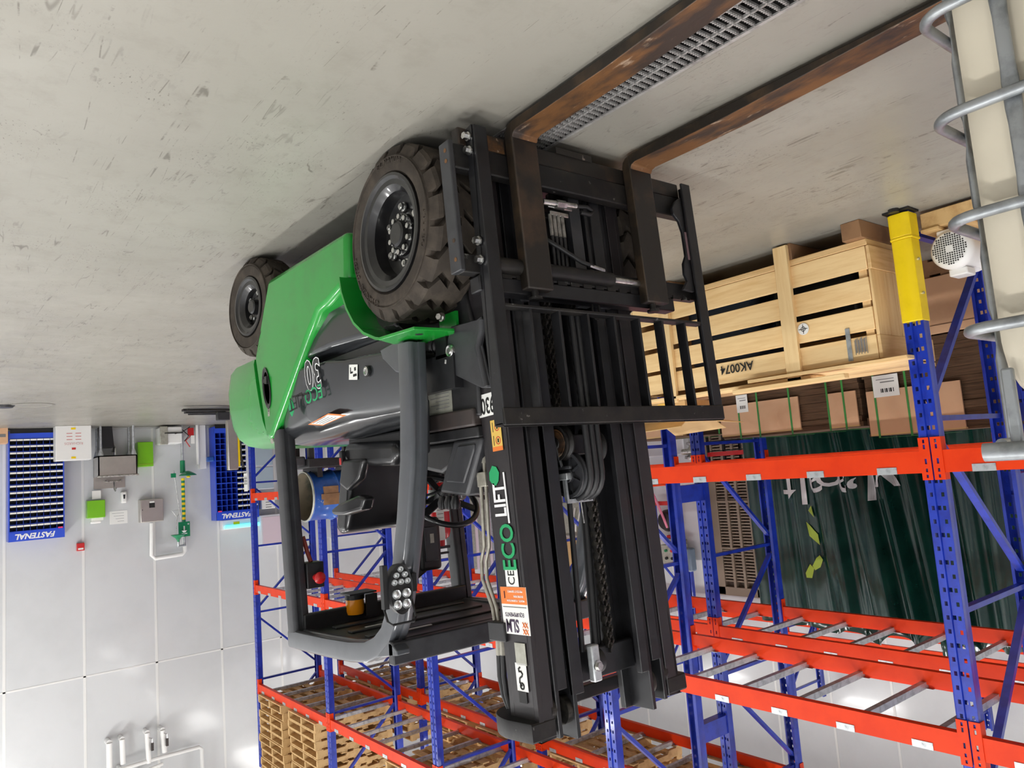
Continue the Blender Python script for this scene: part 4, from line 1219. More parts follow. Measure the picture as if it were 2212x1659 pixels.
for (dzz) in (.030, -.020):
    MB().lathe([(.012, 0), (.015, 0), (.015, .0006), (.012, .0006)], c_ + Vector((.0016, -.008, 0)) + UPL*dzz*-1, (1, 0, 0), 16).build('sticker_ring', M_inkred, st)
    MB().obox(c_ + Vector((.0018, -.008, 0)) - UPL*dzz, (.0004, 0, 0), BKL*.004, UPL*.007).build('sticker_figure', M_inkblack, st)
    MB().obox(c_ + Vector((.0018, .018, 0)) - UPL*dzz, (.0004, 0, 0), BKL*.0015, UPL*.018).build('sticker_figure', M_inkblack, st)
MB().obox(c_ + Vector((.0012, 0, 0)) + UPL*.050, (.0006, 0, 0), BKL*.031, UPL*.008).build('sticker_band', M_inkorange, st)
st, c_ = side_sticker(1106, 1248, .072, .062, M_paper, 'ce_sticker')
lettering('lettering', 'CE', .055, M_inkblack, st, c_ + Vector((.0020, 0, 0)), -UPL, BKL, sx=.8)
# dealer sticker: orange upper part, white lower part
st, c_ = side_sticker(1113, 1319, .150, .165, M_paper, 'dealer_sticker')
MB().obox(c_ + Vector((.0012, 0, 0)) - UPL*.052, (.0008, 0, 0), BKL*.0745, UPL*.030).build('sticker_band', M_inkorange, st)
lettering('lettering', 'SLM', .062, M_inkpurple, st, c_ + Vector((.0020, .022, 0)) + UPL*.052, BKL, UPL, sx=.70, offset=.0014)
lettering('lettering', 'EQUIPEMENTS', .020, M_inkpurple, st, c_ + Vector((.0020, .004, 0)) + UPL*.014, BKL, UPL, sx=.85)
lettering('lettering', 'VENTE - FORMATION', .0105, M_inkwhite, st, c_ + Vector((.0026, -.012, 0)) - UPL*.036, BKL, UPL)
lettering('lettering', 'ENTRETIEN', .0105, M_inkwhite, st, c_ + Vector((.0026, -.030, 0)) - UPL*.052, BKL, UPL)
lettering('lettering', 'PIECES ET SERVICE', .0105, M_inkwhite, st, c_ + Vector((.0026, -.012, 0)) - UPL*.068, BKL, UPL)
for (a, b) in ((-.060, .068), (-.045, .068), (-.060, .045), (-.045, .045)):
    for sg in (1, -1):
        MB().bar(c_ + Vector((.0022, a - .007, 0)) + UPL*(b - .009*sg), c_ + Vector((.0022, a + .007, 0)) + UPL*(b + .009*sg), .001, .005, up=(1, 0, 0)).build('logo_cross', M_inkorange, st)
MB().obox(c_ + Vector((.0018, 0, 0)) - UPL*.012, (.0004, 0, 0), BKL*.068, UPL*.0015).build('sticker_line', M_inkgrey, st)
MB().bar(c_ + Vector((.0022, .05, 0)) - UPL*.065, c_ + Vector((.0022, .05, 0)) - UPL*.04, .001, .006, up=(1, 0, 0)).build('sticker_figure', M_inkpurple, st)
st, c_ = side_sticker(1125, 1413, .060, .075, M_silver, 'torn_sticker')
st, c_ = side_sticker(1127.5, 1463, .062, .095, M_paper, 'hook_sticker')
hk = [(.0, -.03), (.012, -.018), (.010, -.004), (-.004, .004), (-.008, .012), (.0, .020), (.010, .018), (.012, .028), (.002, .034)]
MB().tube([c_ + Vector((.002, 0, 0)) + BKL*a*1.0 - UPL*b for (a, b) in hk], .0035, 6).build('hook_mark', M_inkblack, st, smooth=50)
MB().tube([c_ + Vector((.002, 0, 0)) + BKL*.010*cos(2*pi*k/14) + UPL*(.030 + .010*sin(2*pi*k/14)) for k in range(14)], .003, 6, closed=True).build('hook_mark', M_inkblack, st, smooth=50)
c_ = side_world(1130, 1502)
MB().obox(c_ + Vector((.0006, 0, 0)), (.0008, 0, 0), BKL*.022, UPL*.026).build('channel_slot', M_inkblack, FK)
# steel pipes with a bend, clamps, hoses above
for (off, r) in ((0, .0075), (11, .0075)):
    pts = [(1035 + off, 1000), (1041 + off, 1080), (1046 + off, 1180), (1040 + off*.9, 1212), (1042 + off*.9, 1250), (1064 + off*.8, 1312), (1070 + off*.8, 1350)]
    ps = [at(px, py, 0, -1.70) for (px, py) in pts]
    MB().tube(ps, r, 10).build('hydraulic_pipe', M_pipe, FK, smooth=50)
    a, b = at(1031 + off, 920, 0, -1.70), at(1035 + off, 1000, 0, -1.70)
    MB().cyl(at(1024 + off, 800, 0, -1.72), a, .011, n=10).build('hydraulic_hose', M_hose, FK, smooth=50)
    MB().cyl(a.lerp(b, .35), b, .0125, n=6).cyl(a.lerp(b, .1), a.lerp(b, .35), .0105, n=12).build('hose_fitting', M_pipe, FK, smooth=30)
    c1_, c2_ = at(1076 + off*.8, 1372, 0, -1.70), at(1078 + off*.8, 1415, 0, -1.70)
    MB().cyl(c1_, c2_, .011, n=6).build('hose_fitting', M_pipe, FK, smooth=30)
    MB().tube([c2_, at(1080 + off*.8, 1460, 0, -1.70), at(1088 + off*.6, 1500, 0, -1.70), at(1100 + off*.3, 1530, 0, -1.70)], .011, 10).build('hydraulic_hose', M_hose, FK, smooth=50)
q = at(1047, 1035, 0, -1.70)
MB().obox(q, (.018, 0, 0), BKL*.028, UPL*.028).build('pipe_clamp', M_pipe, FK, bevel=.003)
q = at(1084, 1362, 0, -1.69)
MB().obox(q, (.026, 0, 0), BKL*.05, UPL*.034).build('pipe_clamp', M_plastic, FK, bevel=.004)
# tilt bracket cover with pin, rubber boot
cv = [(1030, 690), (1040, 682), (1048, 700), (1040, 745), (1050, 790), (1062, 838), (1040, 838), (978, 808), (970, 790), (966, 765), (968, 730), (975, 705)]
pv = [at(px, py, 0, -1.63) for (px, py) in cv]
TC = MB().prism([(p.y, p.z) for p in pv], 0, -1.64, -1.628).build('tilt_bracket_cover', M_dgrey, FK, bevel=.004)
MB().tube([at(px, py, 0, -1.626) for (px, py) in ((1042, 690), (1040, 715), (1033, 750), (1042, 790), (1052, 835))], .014, 10).build('cover_rib', M_dgrey, TC, smooth=50)
pn = at(973, 758, 0, -1.625)
MB().lathe([(.001, .010), (.012, .010), (.014, .004), (.022, .008), (.026, .0), (.026, -.02)], pn, (1, 0, 0), 20).build('tilt_pin', M_steel, TC, smooth=35)
MB().tube([pn + Vector((0, .03, .03)), pn + Vector((.0, .035, .045))], .008, 8).build('tilt_pin_lock', M_steel, TC, smooth=40)
b0, b1 = at(928, 745, 0, -1.68), at(966, 748, 0, -1.68)
s = MB()
for k in range(7):
    p = b0.lerp(b1, k/7); q = b0.lerp(b1, (k + .5)/7); e = b0.lerp(b1, (k + 1)/7)
    s.cyl(p, q, .026, .040, n=16).cyl(q, e, .040, .026, n=16)
s.build('rubber_boot', M_hose, FK, smooth=50)
MB().box(-1.62, -1.66, pn.y + .02, pn.y + .10, pn.z - .08, pn.z + .02).build('tilt_recess', M_vinyl, FK)
# ================================================================== wooden crate under the first rack bay
CRX, CRB, CY0, CY1 = -4.45, -5.15, 2.12, 4.02
CR = thing('wooden_crate', 'slatted pine shipping crate stencilled AK0074, on the floor under the rack', 'crate', (-4.8, 3.0, 0))
def slat(name, x0, x1, y0, y1, z0, z1, m_, par=None, jit=.003):
    j = random.uniform(-jit, jit)
    return MB().box(x0 + j, x1 + j, y0, y1, z0, z1).build(name, m_, par or CR, bevel=.003, seg=1)
for (z0, z1) in ((.155, .298), (.345, .487), (.525, .664), (.694, .842)):
    slat('slat', CRX, CRX - .022, CY0 + .004, CY1, z0, z1, M_woody)
    slat('slat', CRB, CRB + .022, CY0 + .004, CY1, z0, z1, M_woody)
for y in (2.615, 3.635):
    MB().box(CRX + .03, CRX, y, y + .10, .012, .925).build('stud', M_woodz, CR, bevel=.003, seg=1)
xx = CRX - .002; k = 0
while xx > CRB + .05:
    x1 = max(xx - .15, CRB)
    MB().box(xx, x1 + .004, CY0 - .018 + .002*(k % 2), CY0, .30, .70).build('end_board', M_woodz, CR, bevel=.003, seg=1)
    MB().box(xx, x1 + .004, CY1, CY1 + .018, .16, .84).build('end_board', M_woodz, CR, bevel=.003, seg=1)
    xx = x1; k += 1
for (z0, z1) in ((.155, .30), (.70, .842)):
    MB().box(CRX - .002, CRB, CY0 - .022, CY0, z0, z1).build('end_board', M_wood, CR, bevel=.003, seg=1)
for (x0, x1) in ((CRX, CRX - .06), (CRB, CRB + .06)):
    for y in (CY0 + .02, CY1 - .06):
        MB().box(x0 - .024 if x0 == CRX else x0 + .024, x1 - .024 if x0 == CRX else x1 + .024, y, y + .05, .16, .84).build('corner_post', M_woodz, CR)
for y in (2.13, 2.60, 3.62, 3.90):
    MB().box(CRX + (.05 if y in (2.13,) else .0), CRB, y - (.02 if y == 2.13 else 0), y + .10, 0, .112).build('skid', M_palletd, CR, bevel=.004, seg=1)
MB().box(CRX, CRB, CY0 - .01, CY1, .112, .152).build('base_board', M_wood, CR, bevel=.004, seg=1)
MB().box(CRX - .04, CRB + .05, CY0 + .05, CY1 - .05, .16, .20).build('crate_floor', M_palletd, CR)
# lid of loose boards
for (x0, x1, y0, y1, z, t) in ((-4.40, -4.66, 1.94, 3.0, .850, .024), (-4.42, -4.60, 2.55, 4.02, .878, .022), (-4.68, -4.88, 2.06, 3.9, .850, .024), (-4.90, -5.15, 2.10, 4.0, .850, .024), (-4.36, -4.42, 2.30, 3.1, .905, .03)):
    MB().box(x0, x1, y0, y1, z, z + t).build('lid_board', M_woody, CR, bevel=.003, seg=1)
# dark machinery inside
MI = tag(MB().box(-4.52, -4.95, 2.95, 3.55, .21, .70).box(-4.60, -4.9, 3.05, 3.45, .70, .80).build('machine_part', mat('dark_blue_casting', srgb(52,66,90), .5), bevel=.05, seg=3, org=(-4.7, 3.2, .21)), 'dark blue cast machine part inside the slatted crate', 'machine part')
MI2 = tag(MB().box(-4.55, -5.0, 2.25, 2.85, .21, .60).build('black_case', M_plastic, bevel=.03, org=(-4.8, 2.5, .21)), 'black case at the near end inside the slatted crate', 'case')
lettering('lettering', 'AK0074', .085, M_inkblack, CR, at(1592, 794, 0, CRX) + Vector((.006, 0, 0)), (0, 1, 0), (0, 0, 1), sx=.95, offset=.001)
tc_ = at(1736, 711, 0, CRX)
tgt = MB().cyl((CRX + .003, tc_.y, tc_.z), (CRX + .006, tc_.y, tc_.z), .038, n=24).build('target_sticker', M_paper, CR)
MB().box(CRX + .006, CRX + .007, tc_.y - .03, tc_.y + .03, tc_.z - .002, tc_.z + .002).box(CRX + .006, CRX + .007, tc_.y - .002, tc_.y + .002, tc_.z - .03, tc_.z + .03).lathe([(.012, .006), (.016, .006), (.016, .007), (.012, .007)], (CRX, tc_.y, tc_.z), (1, 0, 0), 20).build('target_mark', M_inkblack, tgt)
sp_ = at(1835, 745, 0, CRX)
MB().box(CRX + .002, CRX + .007, sp_.y - .014, sp_.y + .014, sp_.z - .10, sp_.z + .10).build('metal_strap', M_galv, CR)
sm_ = at(1860, 747, 0, CRX)
for k in range(9):
    MB().box(CRX + .0035, CRX + .0045, sm_.y - .04 + .009*k, sm_.y - .036 + .009*k + .003*(k % 2), sm_.z - .05 + .006*(k % 3), sm_.z + .05 - .01*(k % 2)).build('stencil_mark', M_inkgrey, CR)
# open brown carton on the crate
CT = thing('carton', 'open tan cardboard carton on top of the crate, behind the load backrest', 'carton', (-4.75, 3.85, .90))
MB().box(-4.62, -4.95, 3.72, 4.25, .90, 1.05).build('box_body', M_cardlight, CT)
for q in ([(-4.62, 3.72, 1.05), (-4.62, 4.25, 1.05), (-4.50, 4.30, 1.12), (-4.52, 3.70, 1.10)], [(-4.62, 3.72, 1.05), (-4.95, 3.72, 1.05), (-4.95, 3.45, 1.10), (-4.58, 3.40, 1.085)], [(-4.95, 3.72, 1.05), (-4.95, 4.25, 1.05), (-5.10, 4.25, 1.14), (-5.10, 3.72, 1.12)]):
    s = MB(); a = [Vector(p) for p in q]; b = [p + Vector((0, 0, .006)) for p in a]
    s.add(a + b, [(0,1,2,3), (4,5,6,7), (0,1,5,4), (1,2,6,5), (2,3,7,6), (3,0,4,7)]).build('flap', M_cardlight, CT)
MB().box(-4.618, -4.616, 3.90, 3.99, .90, 1.05).build('packing_tape', M_yellabel, CT)

# ================================================================== bundles of flattened cartons on pallets in the second row
def bundle(label, y0, y1, z0, z1, sheets, straps, labels, x0=-5.95, depth=.85, group='flattened carton bundles'):
    t = thing('carton_bundle', label, 'cardboard', (x0 - depth/2, (y0 + y1)/2, z0), group)
    z = z0; i = 0
    while z < z1 - .01:
        h_ = min(random.uniform(.045, .075), z1 - z)
        dx, dy = random.uniform(-.012, .012), random.uniform(-.012, .012)
        MB().box(x0 + dx, x0 - depth + dx, y0 + dy, y1 + dy, z + .002, z + h_).build('flat_cartons', M_flute, t)
        z += h_; i += 1
    for (a, b, c_, d) in sheets:
        MB().box(x0 + .016, x0 + .030, a, b, c_, d).build('cover_sheet', M_card, t)
        MB().box(x0 + .030, x0 - depth*.6, a, b, d, d + .012).build('cover_sheet', M_cardlight, t)
    for y in straps:
        MB().box(x0 + .031, x0 + .0335, y - .008, y + .008, z0, z1 + .016).box(x0 + .0335, x0 - depth, y - .008, y + .008, z1 + .013, z1 + .0155).build('strap', M_strap, t)
    for (px, py, w, h_) in labels:
        c_ = at(px, py, 0, x0 + .034)
        lb = MB().box(x0 + .034, x0 + .036, c_.y - w/2, c_.y + w/2, c_.z - h_/2, c_.z + h_/2).build('paper_label', M_paper, t)
        for k in range(7):
            yy = c_.y - w*.3 + w*.08*k
            MB().box(x0 + .036, x0 + .0365, yy, yy + w*.03*(1 + k % 2), c_.z + h_*.12, c_.z + h_*.3).build('barcode_bar', M_inkblack, lb)
        MB().box(x0 + .036, x0 + .0365, c_.y - w*.35, c_.y + w*.2, c_.z - h_*.2, c_.z - h_*.15).box(x0 + .036, x0 + .0365, c_.y - w*.35, c_.y + w*.35, c_.z - h_*.32, c_.z - h_*.29).build('label_line', M_inkgrey, lb)
    return t
bundle('bundle of flattened brown cartons with green straps, directly behind the crate', 3.03, 4.38, .16, 1.195,
       [(3.56, 4.37, .89, 1.165), (3.05, 3.30, .905, 1.18)], [at(p, 900, 0, -5.93).y for p in (1598, 1640, 1710, 1793, 1828)], [(1603, 872, .12, .16)])
bundle('bundle of flattened cartons with a large paper label, behind the yellow post guard', 2.06, 2.985, .575, 1.285,
       [(2.27, 2.965, .93, 1.27)], [at(p, 900, 0, -5.93).y for p in (1897, 1967)], [(1913, 833, .20, .17)])
bundle('lower bundle of flattened cartons farthest along the second rack, beyond the forklift backrest', 4.82, 5.90, .16, 1.13,
       [(5.05, 5.85, .92, 1.11), (4.83, 5.0, .93, 1.11)], [at(p, 930, 0, -5.93).y for p in (1440, 1555)], [])
for (y0, y1) in ((3.0, 4.4), (2.05, 2.98), (4.82, 5.95)):
    pb = thing('wooden_pallet', 'wooden pallet on the floor under ' + {3.0: 'the widest bundle of flattened cartons', 2.05: 'the box and labelled bundle behind the post guard', 4.82: 'the carton bundle beyond the backrest'}[y0], 'pallet', (-6.4, (y0+y1)/2, 0))
    for k in range(3):
        MB().box(-5.95 - .40*k, -6.03 - .40*k, y0, y1, .02, .12).build('stringer', M_palletd, pb)
    for k in range(6):
        y = y0 + (y1 - y0 - .09)*k/5
        MB().box(-5.95, -6.85, y, y + .09, .12, .138).build('deck_board', M_palletd, pb)
        if k % 2 == 0: MB().box(-5.95, -6.85, y, y + .09, .0, .02).build('bottom_board', M_palletd, pb)
bx = thing('cardboard_box', 'plain brown box under the labelled carton bundle, between motor and yellow guard', 'box', (-6.4, 2.5, .14))
MB().box(-5.94, -6.8, 2.06, 2.97, .14, .565).build('box_body', M_card, bx, bevel=.004)
MB().box(-5.938, -5.936, 2.06, 2.97, .50, .505).build('flap_seam', M_carddark, bx)
# ---- box and motor behind the yellow post
pb = thing('wooden_pallet', 'rough wooden pallet under the white motor, next to the tank cage', 'pallet', (-5.1, 1.5, 0))
for x in (-4.62, -5.1, -5.6):
    MB().box(x, x - .09, .72, 1.86, .02, .12).build('stringer', M_pallet, pb, bevel=.004, seg=1)
for k in range(7):
    y = .74 + .170*k
    MB().box(-4.60, -5.72, y, y + .10, .12, .14).build('deck_board', M_pallet, pb, bevel=.003, seg=1)
mc = at(2050, 537, 0, -4.62)
MT = thing('electric_motor', 'white electric motor with perforated round fan cover, next to the tank cage', 'motor', (-4.8, mc.y, .141))
r = .115
MB().lathe([(.001, -.004), (r*.80, -.004), (r*.86, -.008), (r*.98, -.03), (r*1.0, -.06), (r*.93, -.10), (r*.90, -.34), (.001, -.34)], (-4.62, mc.y, mc.z), (1, 0, 0), 36).build('motor_body', M_white, MT, smooth=40)
gr = MB()
for i in range(-7, 8):
    for j in range(-7, 8):
        a, b = i*.0125, j*.0125
        if hypot(a, b) < r*.78 and not (abs(i) < 2 and abs(j) < 2):
            gr.box(-4.624, -4.6222, mc.y + a - .0038, mc.y + a + .0038, mc.z + b - .0038, mc.z + b + .0038)
gr.build('fan_grille', M_inkblack, MT)['kind'] = 'stuff'
MB().box(-4.65, -4.88, mc.y - .07, mc.y + .07, .141, mc.z - r*.8).build('motor_foot', M_white, MT, bevel=.008)
MB().box(-4.70, -4.82, mc.y - .05, mc.y + .05, mc.z + r*.9, mc.z + r*1.28).build('terminal_box', M_white, MT, bevel=.008)

# ================================================================== caged tank in the left foreground
TX = -1.45; TY1 = .545; TY0 = -.46; TXB = -2.45
IB = thing('bulk_tank', 'white plastic bulk tank in a galvanized tube cage, foreground beside the fork tips', 'tank', (-1.95, .05, 0))
def rrect(y0, y1, z0, z1, r, n=6):
    P = []
    for (cy_, cz_, a0) in ((y1 - r, z1 - r, 0), (y0 + r, z1 - r, pi/2), (y0 + r, z0 + r, pi), (y1 - r, z0 + r, 1.5*pi)):
        for k in range(n + 1):
            a = a0 + k/n*pi/2
            P.append((cy_ + r*cos(a), cz_ + r*sin(a)))
    return P
tk = MB()
tk.loft([[Vector((x, a, b)) for (a, b) in rrect(TY0 + .03 + i_, TY1 - .036 - i_, .30 + i_, 1.315 - i_, .13)] for (x, i_) in ((TXB + .04, .04), (TXB + .06, .012), (TXB + .10, 0), (TX - .085, 0), (TX - .045, .012), (TX - .028, .04))])
tk.build('tank', M_tank, IB, smooth=50)
def rail(z, r=.0105, flat=None):
    c_ = .055
    pts = [(TX, TY0 + c_, z), (TX, TY1 - c_, z)] + [(TX - c_ + c_*cos(a), TY1 - c_ + c_*sin(a), z) for a in [pi/2*k/6 for k in range(1, 6)]] + [(TX - c_, TY1, z), (TXB + c_, TY1, z)] + \
          [(TXB + c_ - c_*sin(a), TY1 - c_ + c_*cos(a), z) for a in [pi/2*k/4 for k in range(1, 4)]] + [(TXB, TY1 - c_, z), (TXB, TY0 + c_, z)] + \
          [(TXB + c_ - c_*cos(a), TY0 + c_ - c_*sin(a), z) for a in [pi/2*k/4 for k in range(1, 4)]] + [(TXB + c_, TY0, z), (TX - c_, TY0, z)] + \
          [(TX - c_ + c_*sin(a), TY0 + c_ - c_*cos(a), z) for a in [pi/2*k/4 for k in range(1, 4)]]
    MB().tube(pts, r, 12, closed=True).build('cage_rail', M_cage, IB, smooth=60)
for z in (.37, .56, .757, .948, 1.147): rail(z)
def flat_post(x, y, ax):
    s = MB(); zz = [.25]
    rails = [.37, .56, .757, .948, 1.147]
    rad = []
    for q in rails:
        zz += [q - .05, q - .022, q + .022, q + .05]
    zz.append(1.345)
    rings = []
    for z in zz:
        near = min(abs(z - q) for q in rails) < .03
        a, b = (.014, .003) if near else (.0125, .0095)
        off = -.014
        ring = []
        for k in range(12):
            t = 2*pi*k/12
            if ax == 0: ring.append(Vector((x + off + b*cos(t), y + a*sin(t), z)))
            else: ring.append(Vector((x + a*cos(t), y + off + b*sin(t), z)))
        rings.append(ring)
    s.loft(rings)
    s.build('cage_post', M_cage, IB, smooth=60)
for y in (.415, .16, -.10, -.36): flat_post(TX, y, 0)
for x in (-1.585, -1.95, -2.28): flat_post(x, TY1, 1)
MB().tube([(TX - .004, TY0 + .02, 1.362), (TX - .004, TY1 - .01, 1.362)], .011, 12, ry=.016).build('top_rail', M_cage, IB, smooth=60)
MB().tube([(TX - .03, TY1 - .03, 1.350), (TXB + .03, TY1 - .03, 1.350)], .010, 12, ry=.010).build('top_rail', M_cage, IB, smooth=60)
MB().box(TX - .022, TX - .034, TY1 - .066, TY1 - .046, 1.22, 1.355).build('corner_bracket', M_cage, IB, bevel=.004)
pbase = MB().box(TX - .01, TXB + .01, TY0 + .01, TY1 - .01, .20, .30)
pbase.build('steel_base', M_cage, IB)
for y in (TY0 + .03, 0, TY1 - .13):
    MB().box(TX - .02, TXB + .02, y, y + .10, 0, .20).build('runner', M_palletd, IB)

# ================================================================== green sheeting hanging behind the racks
CX = -8.15; YA, YB, ZT = 5.72, 2.35, 3.36
def curtain_pt(u, v):
    """u 0..1 from the far edge to the near edge, v 0..1 floor to top"""
    z = ZT*v + .0
    mid = math.exp(-((u - .47)/.24)**2)
    y = YA + (YB - YA)*u
    lean = mid*(.05 + .55*(v - .35))
    y -= lean*.75
    amp = .02 + .105*mid*(.55 + .45*v)
    ph = 2*pi*11.5*(u + .015*sin(9*u)) + .6*sin(3*v + 5*u)
    x = CX + amp*sin(ph) + .03*sin(2*pi*27*u + 2*v)*mid
    if v > .9: z += .10*mid*sin(2*pi*9*u + 1.0)*(v - .9)*10 + .08*mid*(v - .9)*10
    return Vector((x, y, z + .02))
NU, NV = 260, 26
cu = MB()
for j in range(NV + 1):
    for i in range(NU + 1):
        cu.v.append(curtain_pt(i/NU, j/NV))
for j in range(NV):
    for i in range(NU):
        a = j*(NU+1) + i
        cu.f.append([a, a+1, a+NU+2, a+NU+1])
GC = cu.build('green_sheeting', M_pvc, smooth=70, org=(CX, 4.0, 0))
sol = GC.modifiers.new('thick', 'SOLIDIFY'); sol.thickness = .004
tag(GC, 'dark green glossy plastic sheeting hanging in folds behind the racks', 'sheeting')
def uv_of(y, z):
    v = (z - .02)/ZT; lo_, hi_ = 0.0, 1.0
    for _ in range(40):
        m_ = (lo_ + hi_)/2
        if curtain_pt(m_, v).y > y: lo_ = m_
        else: hi_ = m_
    return lo_, v
def print_on_curtain(me, yc, zc, m_, name):
    bm = bmesh.new(); bm.from_mesh(me)
    bmesh.ops.triangulate(bm, faces=bm.faces)
    bmesh.ops.subdivide_edges(bm, edges=bm.edges, cuts=3, use_grid_fill=True)
    for v in bm.verts:
        y, z = yc + v.co.x, zc + v.co.y
        u_, vv = uv_of(y, z)
        p = curtain_pt(u_, vv)
        v.co = Vector((p.x + .022, y, z)) - Vector((CX, 4.0, 0))
    bm.to_mesh(me); bm.free()
    ob = bpy.data.objects.new(name, me); me.materials.append(m_); COL.objects.link(ob); ob.parent = GC
    return ob
for (ch, px, py, sz) in (('t', 1705, 1050, .62), ('l', 1733, 1046, .62), ('a', 1762, 1046, .58), ('o', 1790, 1036, .50), ('a', 1820, 1046, .58), (',', 1852, 1072, .5), ('l', 1874, 1040, .55), ('y', 1914, 1034, .55)):
    q = at(px, py, 0, CX)
    print_on_curtain(text_mesh(ch, sz, 0.0), q.y, q.z, M_inkwhite, 'printed_letter')
for pts in ([(1744, 1103), (1750, 1092), (1756, 1118)], [(1741, 1127), (1752, 1140), (1764, 1155), (1768, 1178), (1748, 1158)], [(1756, 1222), (1762, 1206), (1768, 1200), (1774, 1210), (1770, 1226), (1761, 1232)], [(1747, 1236), (1752, 1218), (1759, 1228), (1757, 1248), (1749, 1246)]):
    qs = [at(px, py, 0, CX) for (px, py) in pts]
    me = bpy.data.meshes.new('printed_leaf')
    cy_, cz_ = sum(q.y for q in qs)/len(qs), sum(q.z for q in qs)/len(qs)
    me.from_pydata([(q.y - cy_, q.z - cz_, 0) for q in qs], [], [list(range(len(qs)))])
    print_on_curtain(me, cy_, cz_, M_lime, 'printed_leaf')

# ================================================================== pallets stacked on the top rack level
STR = MB()
# notched stringer along x, length 1.2 , local origin at its near end, z 0 .. .09
def stringer_mesh():
    n1, n2 = -.22, -.46; n3, n4 = -.74, -.98
    poly = [(0, 0), (0, .09), (-1.2, .09), (-1.2, 0), (n4, 0), (n4 + .03, .035), (n3 - .03, .035), (n3, 0), (n2, 0), (n2 + .03, .035), (n1 - .03, .035), (n1, 0)]
    return MB().prism(poly, 1, -.02, .02).mesh('stringer')
STR_ME = stringer_mesh()
DK_ME = MB().box(-.045, .045, -.5, .5, 0, .016).mesh('deck_board')
for q in (STR_ME, DK_ME): q.materials.append(M_pallet)
def pallet(x, y, z, label, group):
    t = thing('pallet', label, 'pallet', (x, y, z), group)
    for k in (-1, 0, 1):
        put(STR_ME, 'stringer', None, t, (x, y + k*.48, z + .016))
    for k in range(7):
        put(DK_ME, 'deck_board', None, t, (x - .05 - k*1.10/6, y, z + .106))
    for k in (0, 2, 3, 4, 6):
        put(DK_ME, 'bottom_board', None, t, (x - .05 - k*1.10/6, y, z))
    return t
ORD = ['bottom', 'second', 'third', 'fourth', 'fifth', 'sixth', 'seventh', 'eighth', 'ninth', 'topmost']
def stack(row, y, n, where):
    x = ROWS[row][0] + .04
    for k in range(n):
        yo, xo = random.uniform(-.012, .012), random.uniform(-.02, .02)
        lab = ('bottom pallet in the ' if k == 0 else ORD[k] + (' pallet in the ' if ORD[k] == 'topmost' else ' pallet from the bottom in the ')) + where
        pallet(x + xo, y + yo, LEVELS[2][1] + .004 + k*.124, lab, 'pallets in the ' + where)
stack('A', 12.47, 10, 'stack next to the wall, nearest rack')
stack('A', 11.18, 10, 'second stack from the wall, nearest rack')
stack('A', 8.15, 4, 'stack above the forklift roof, nearest rack')
stack('B', 12.3, 5, 'stack next to the wall, second rack')
stack('B', 11.1, 5, 'second stack from the wall, second rack')
stack('B', 9.5, 5, 'third stack from the wall, second rack')
stack('B', 8.3, 5, 'fourth stack from the wall, second rack')
stack('B', 6.8, 4, 'stack behind the mast top, second rack')
stack('B', 5.55, 4, 'stack farthest from the wall, second rack')
# ================================================================== things along the far wall
WP = FAR_Y
def ax_(px, py, y): return at(px, py, 1, y)
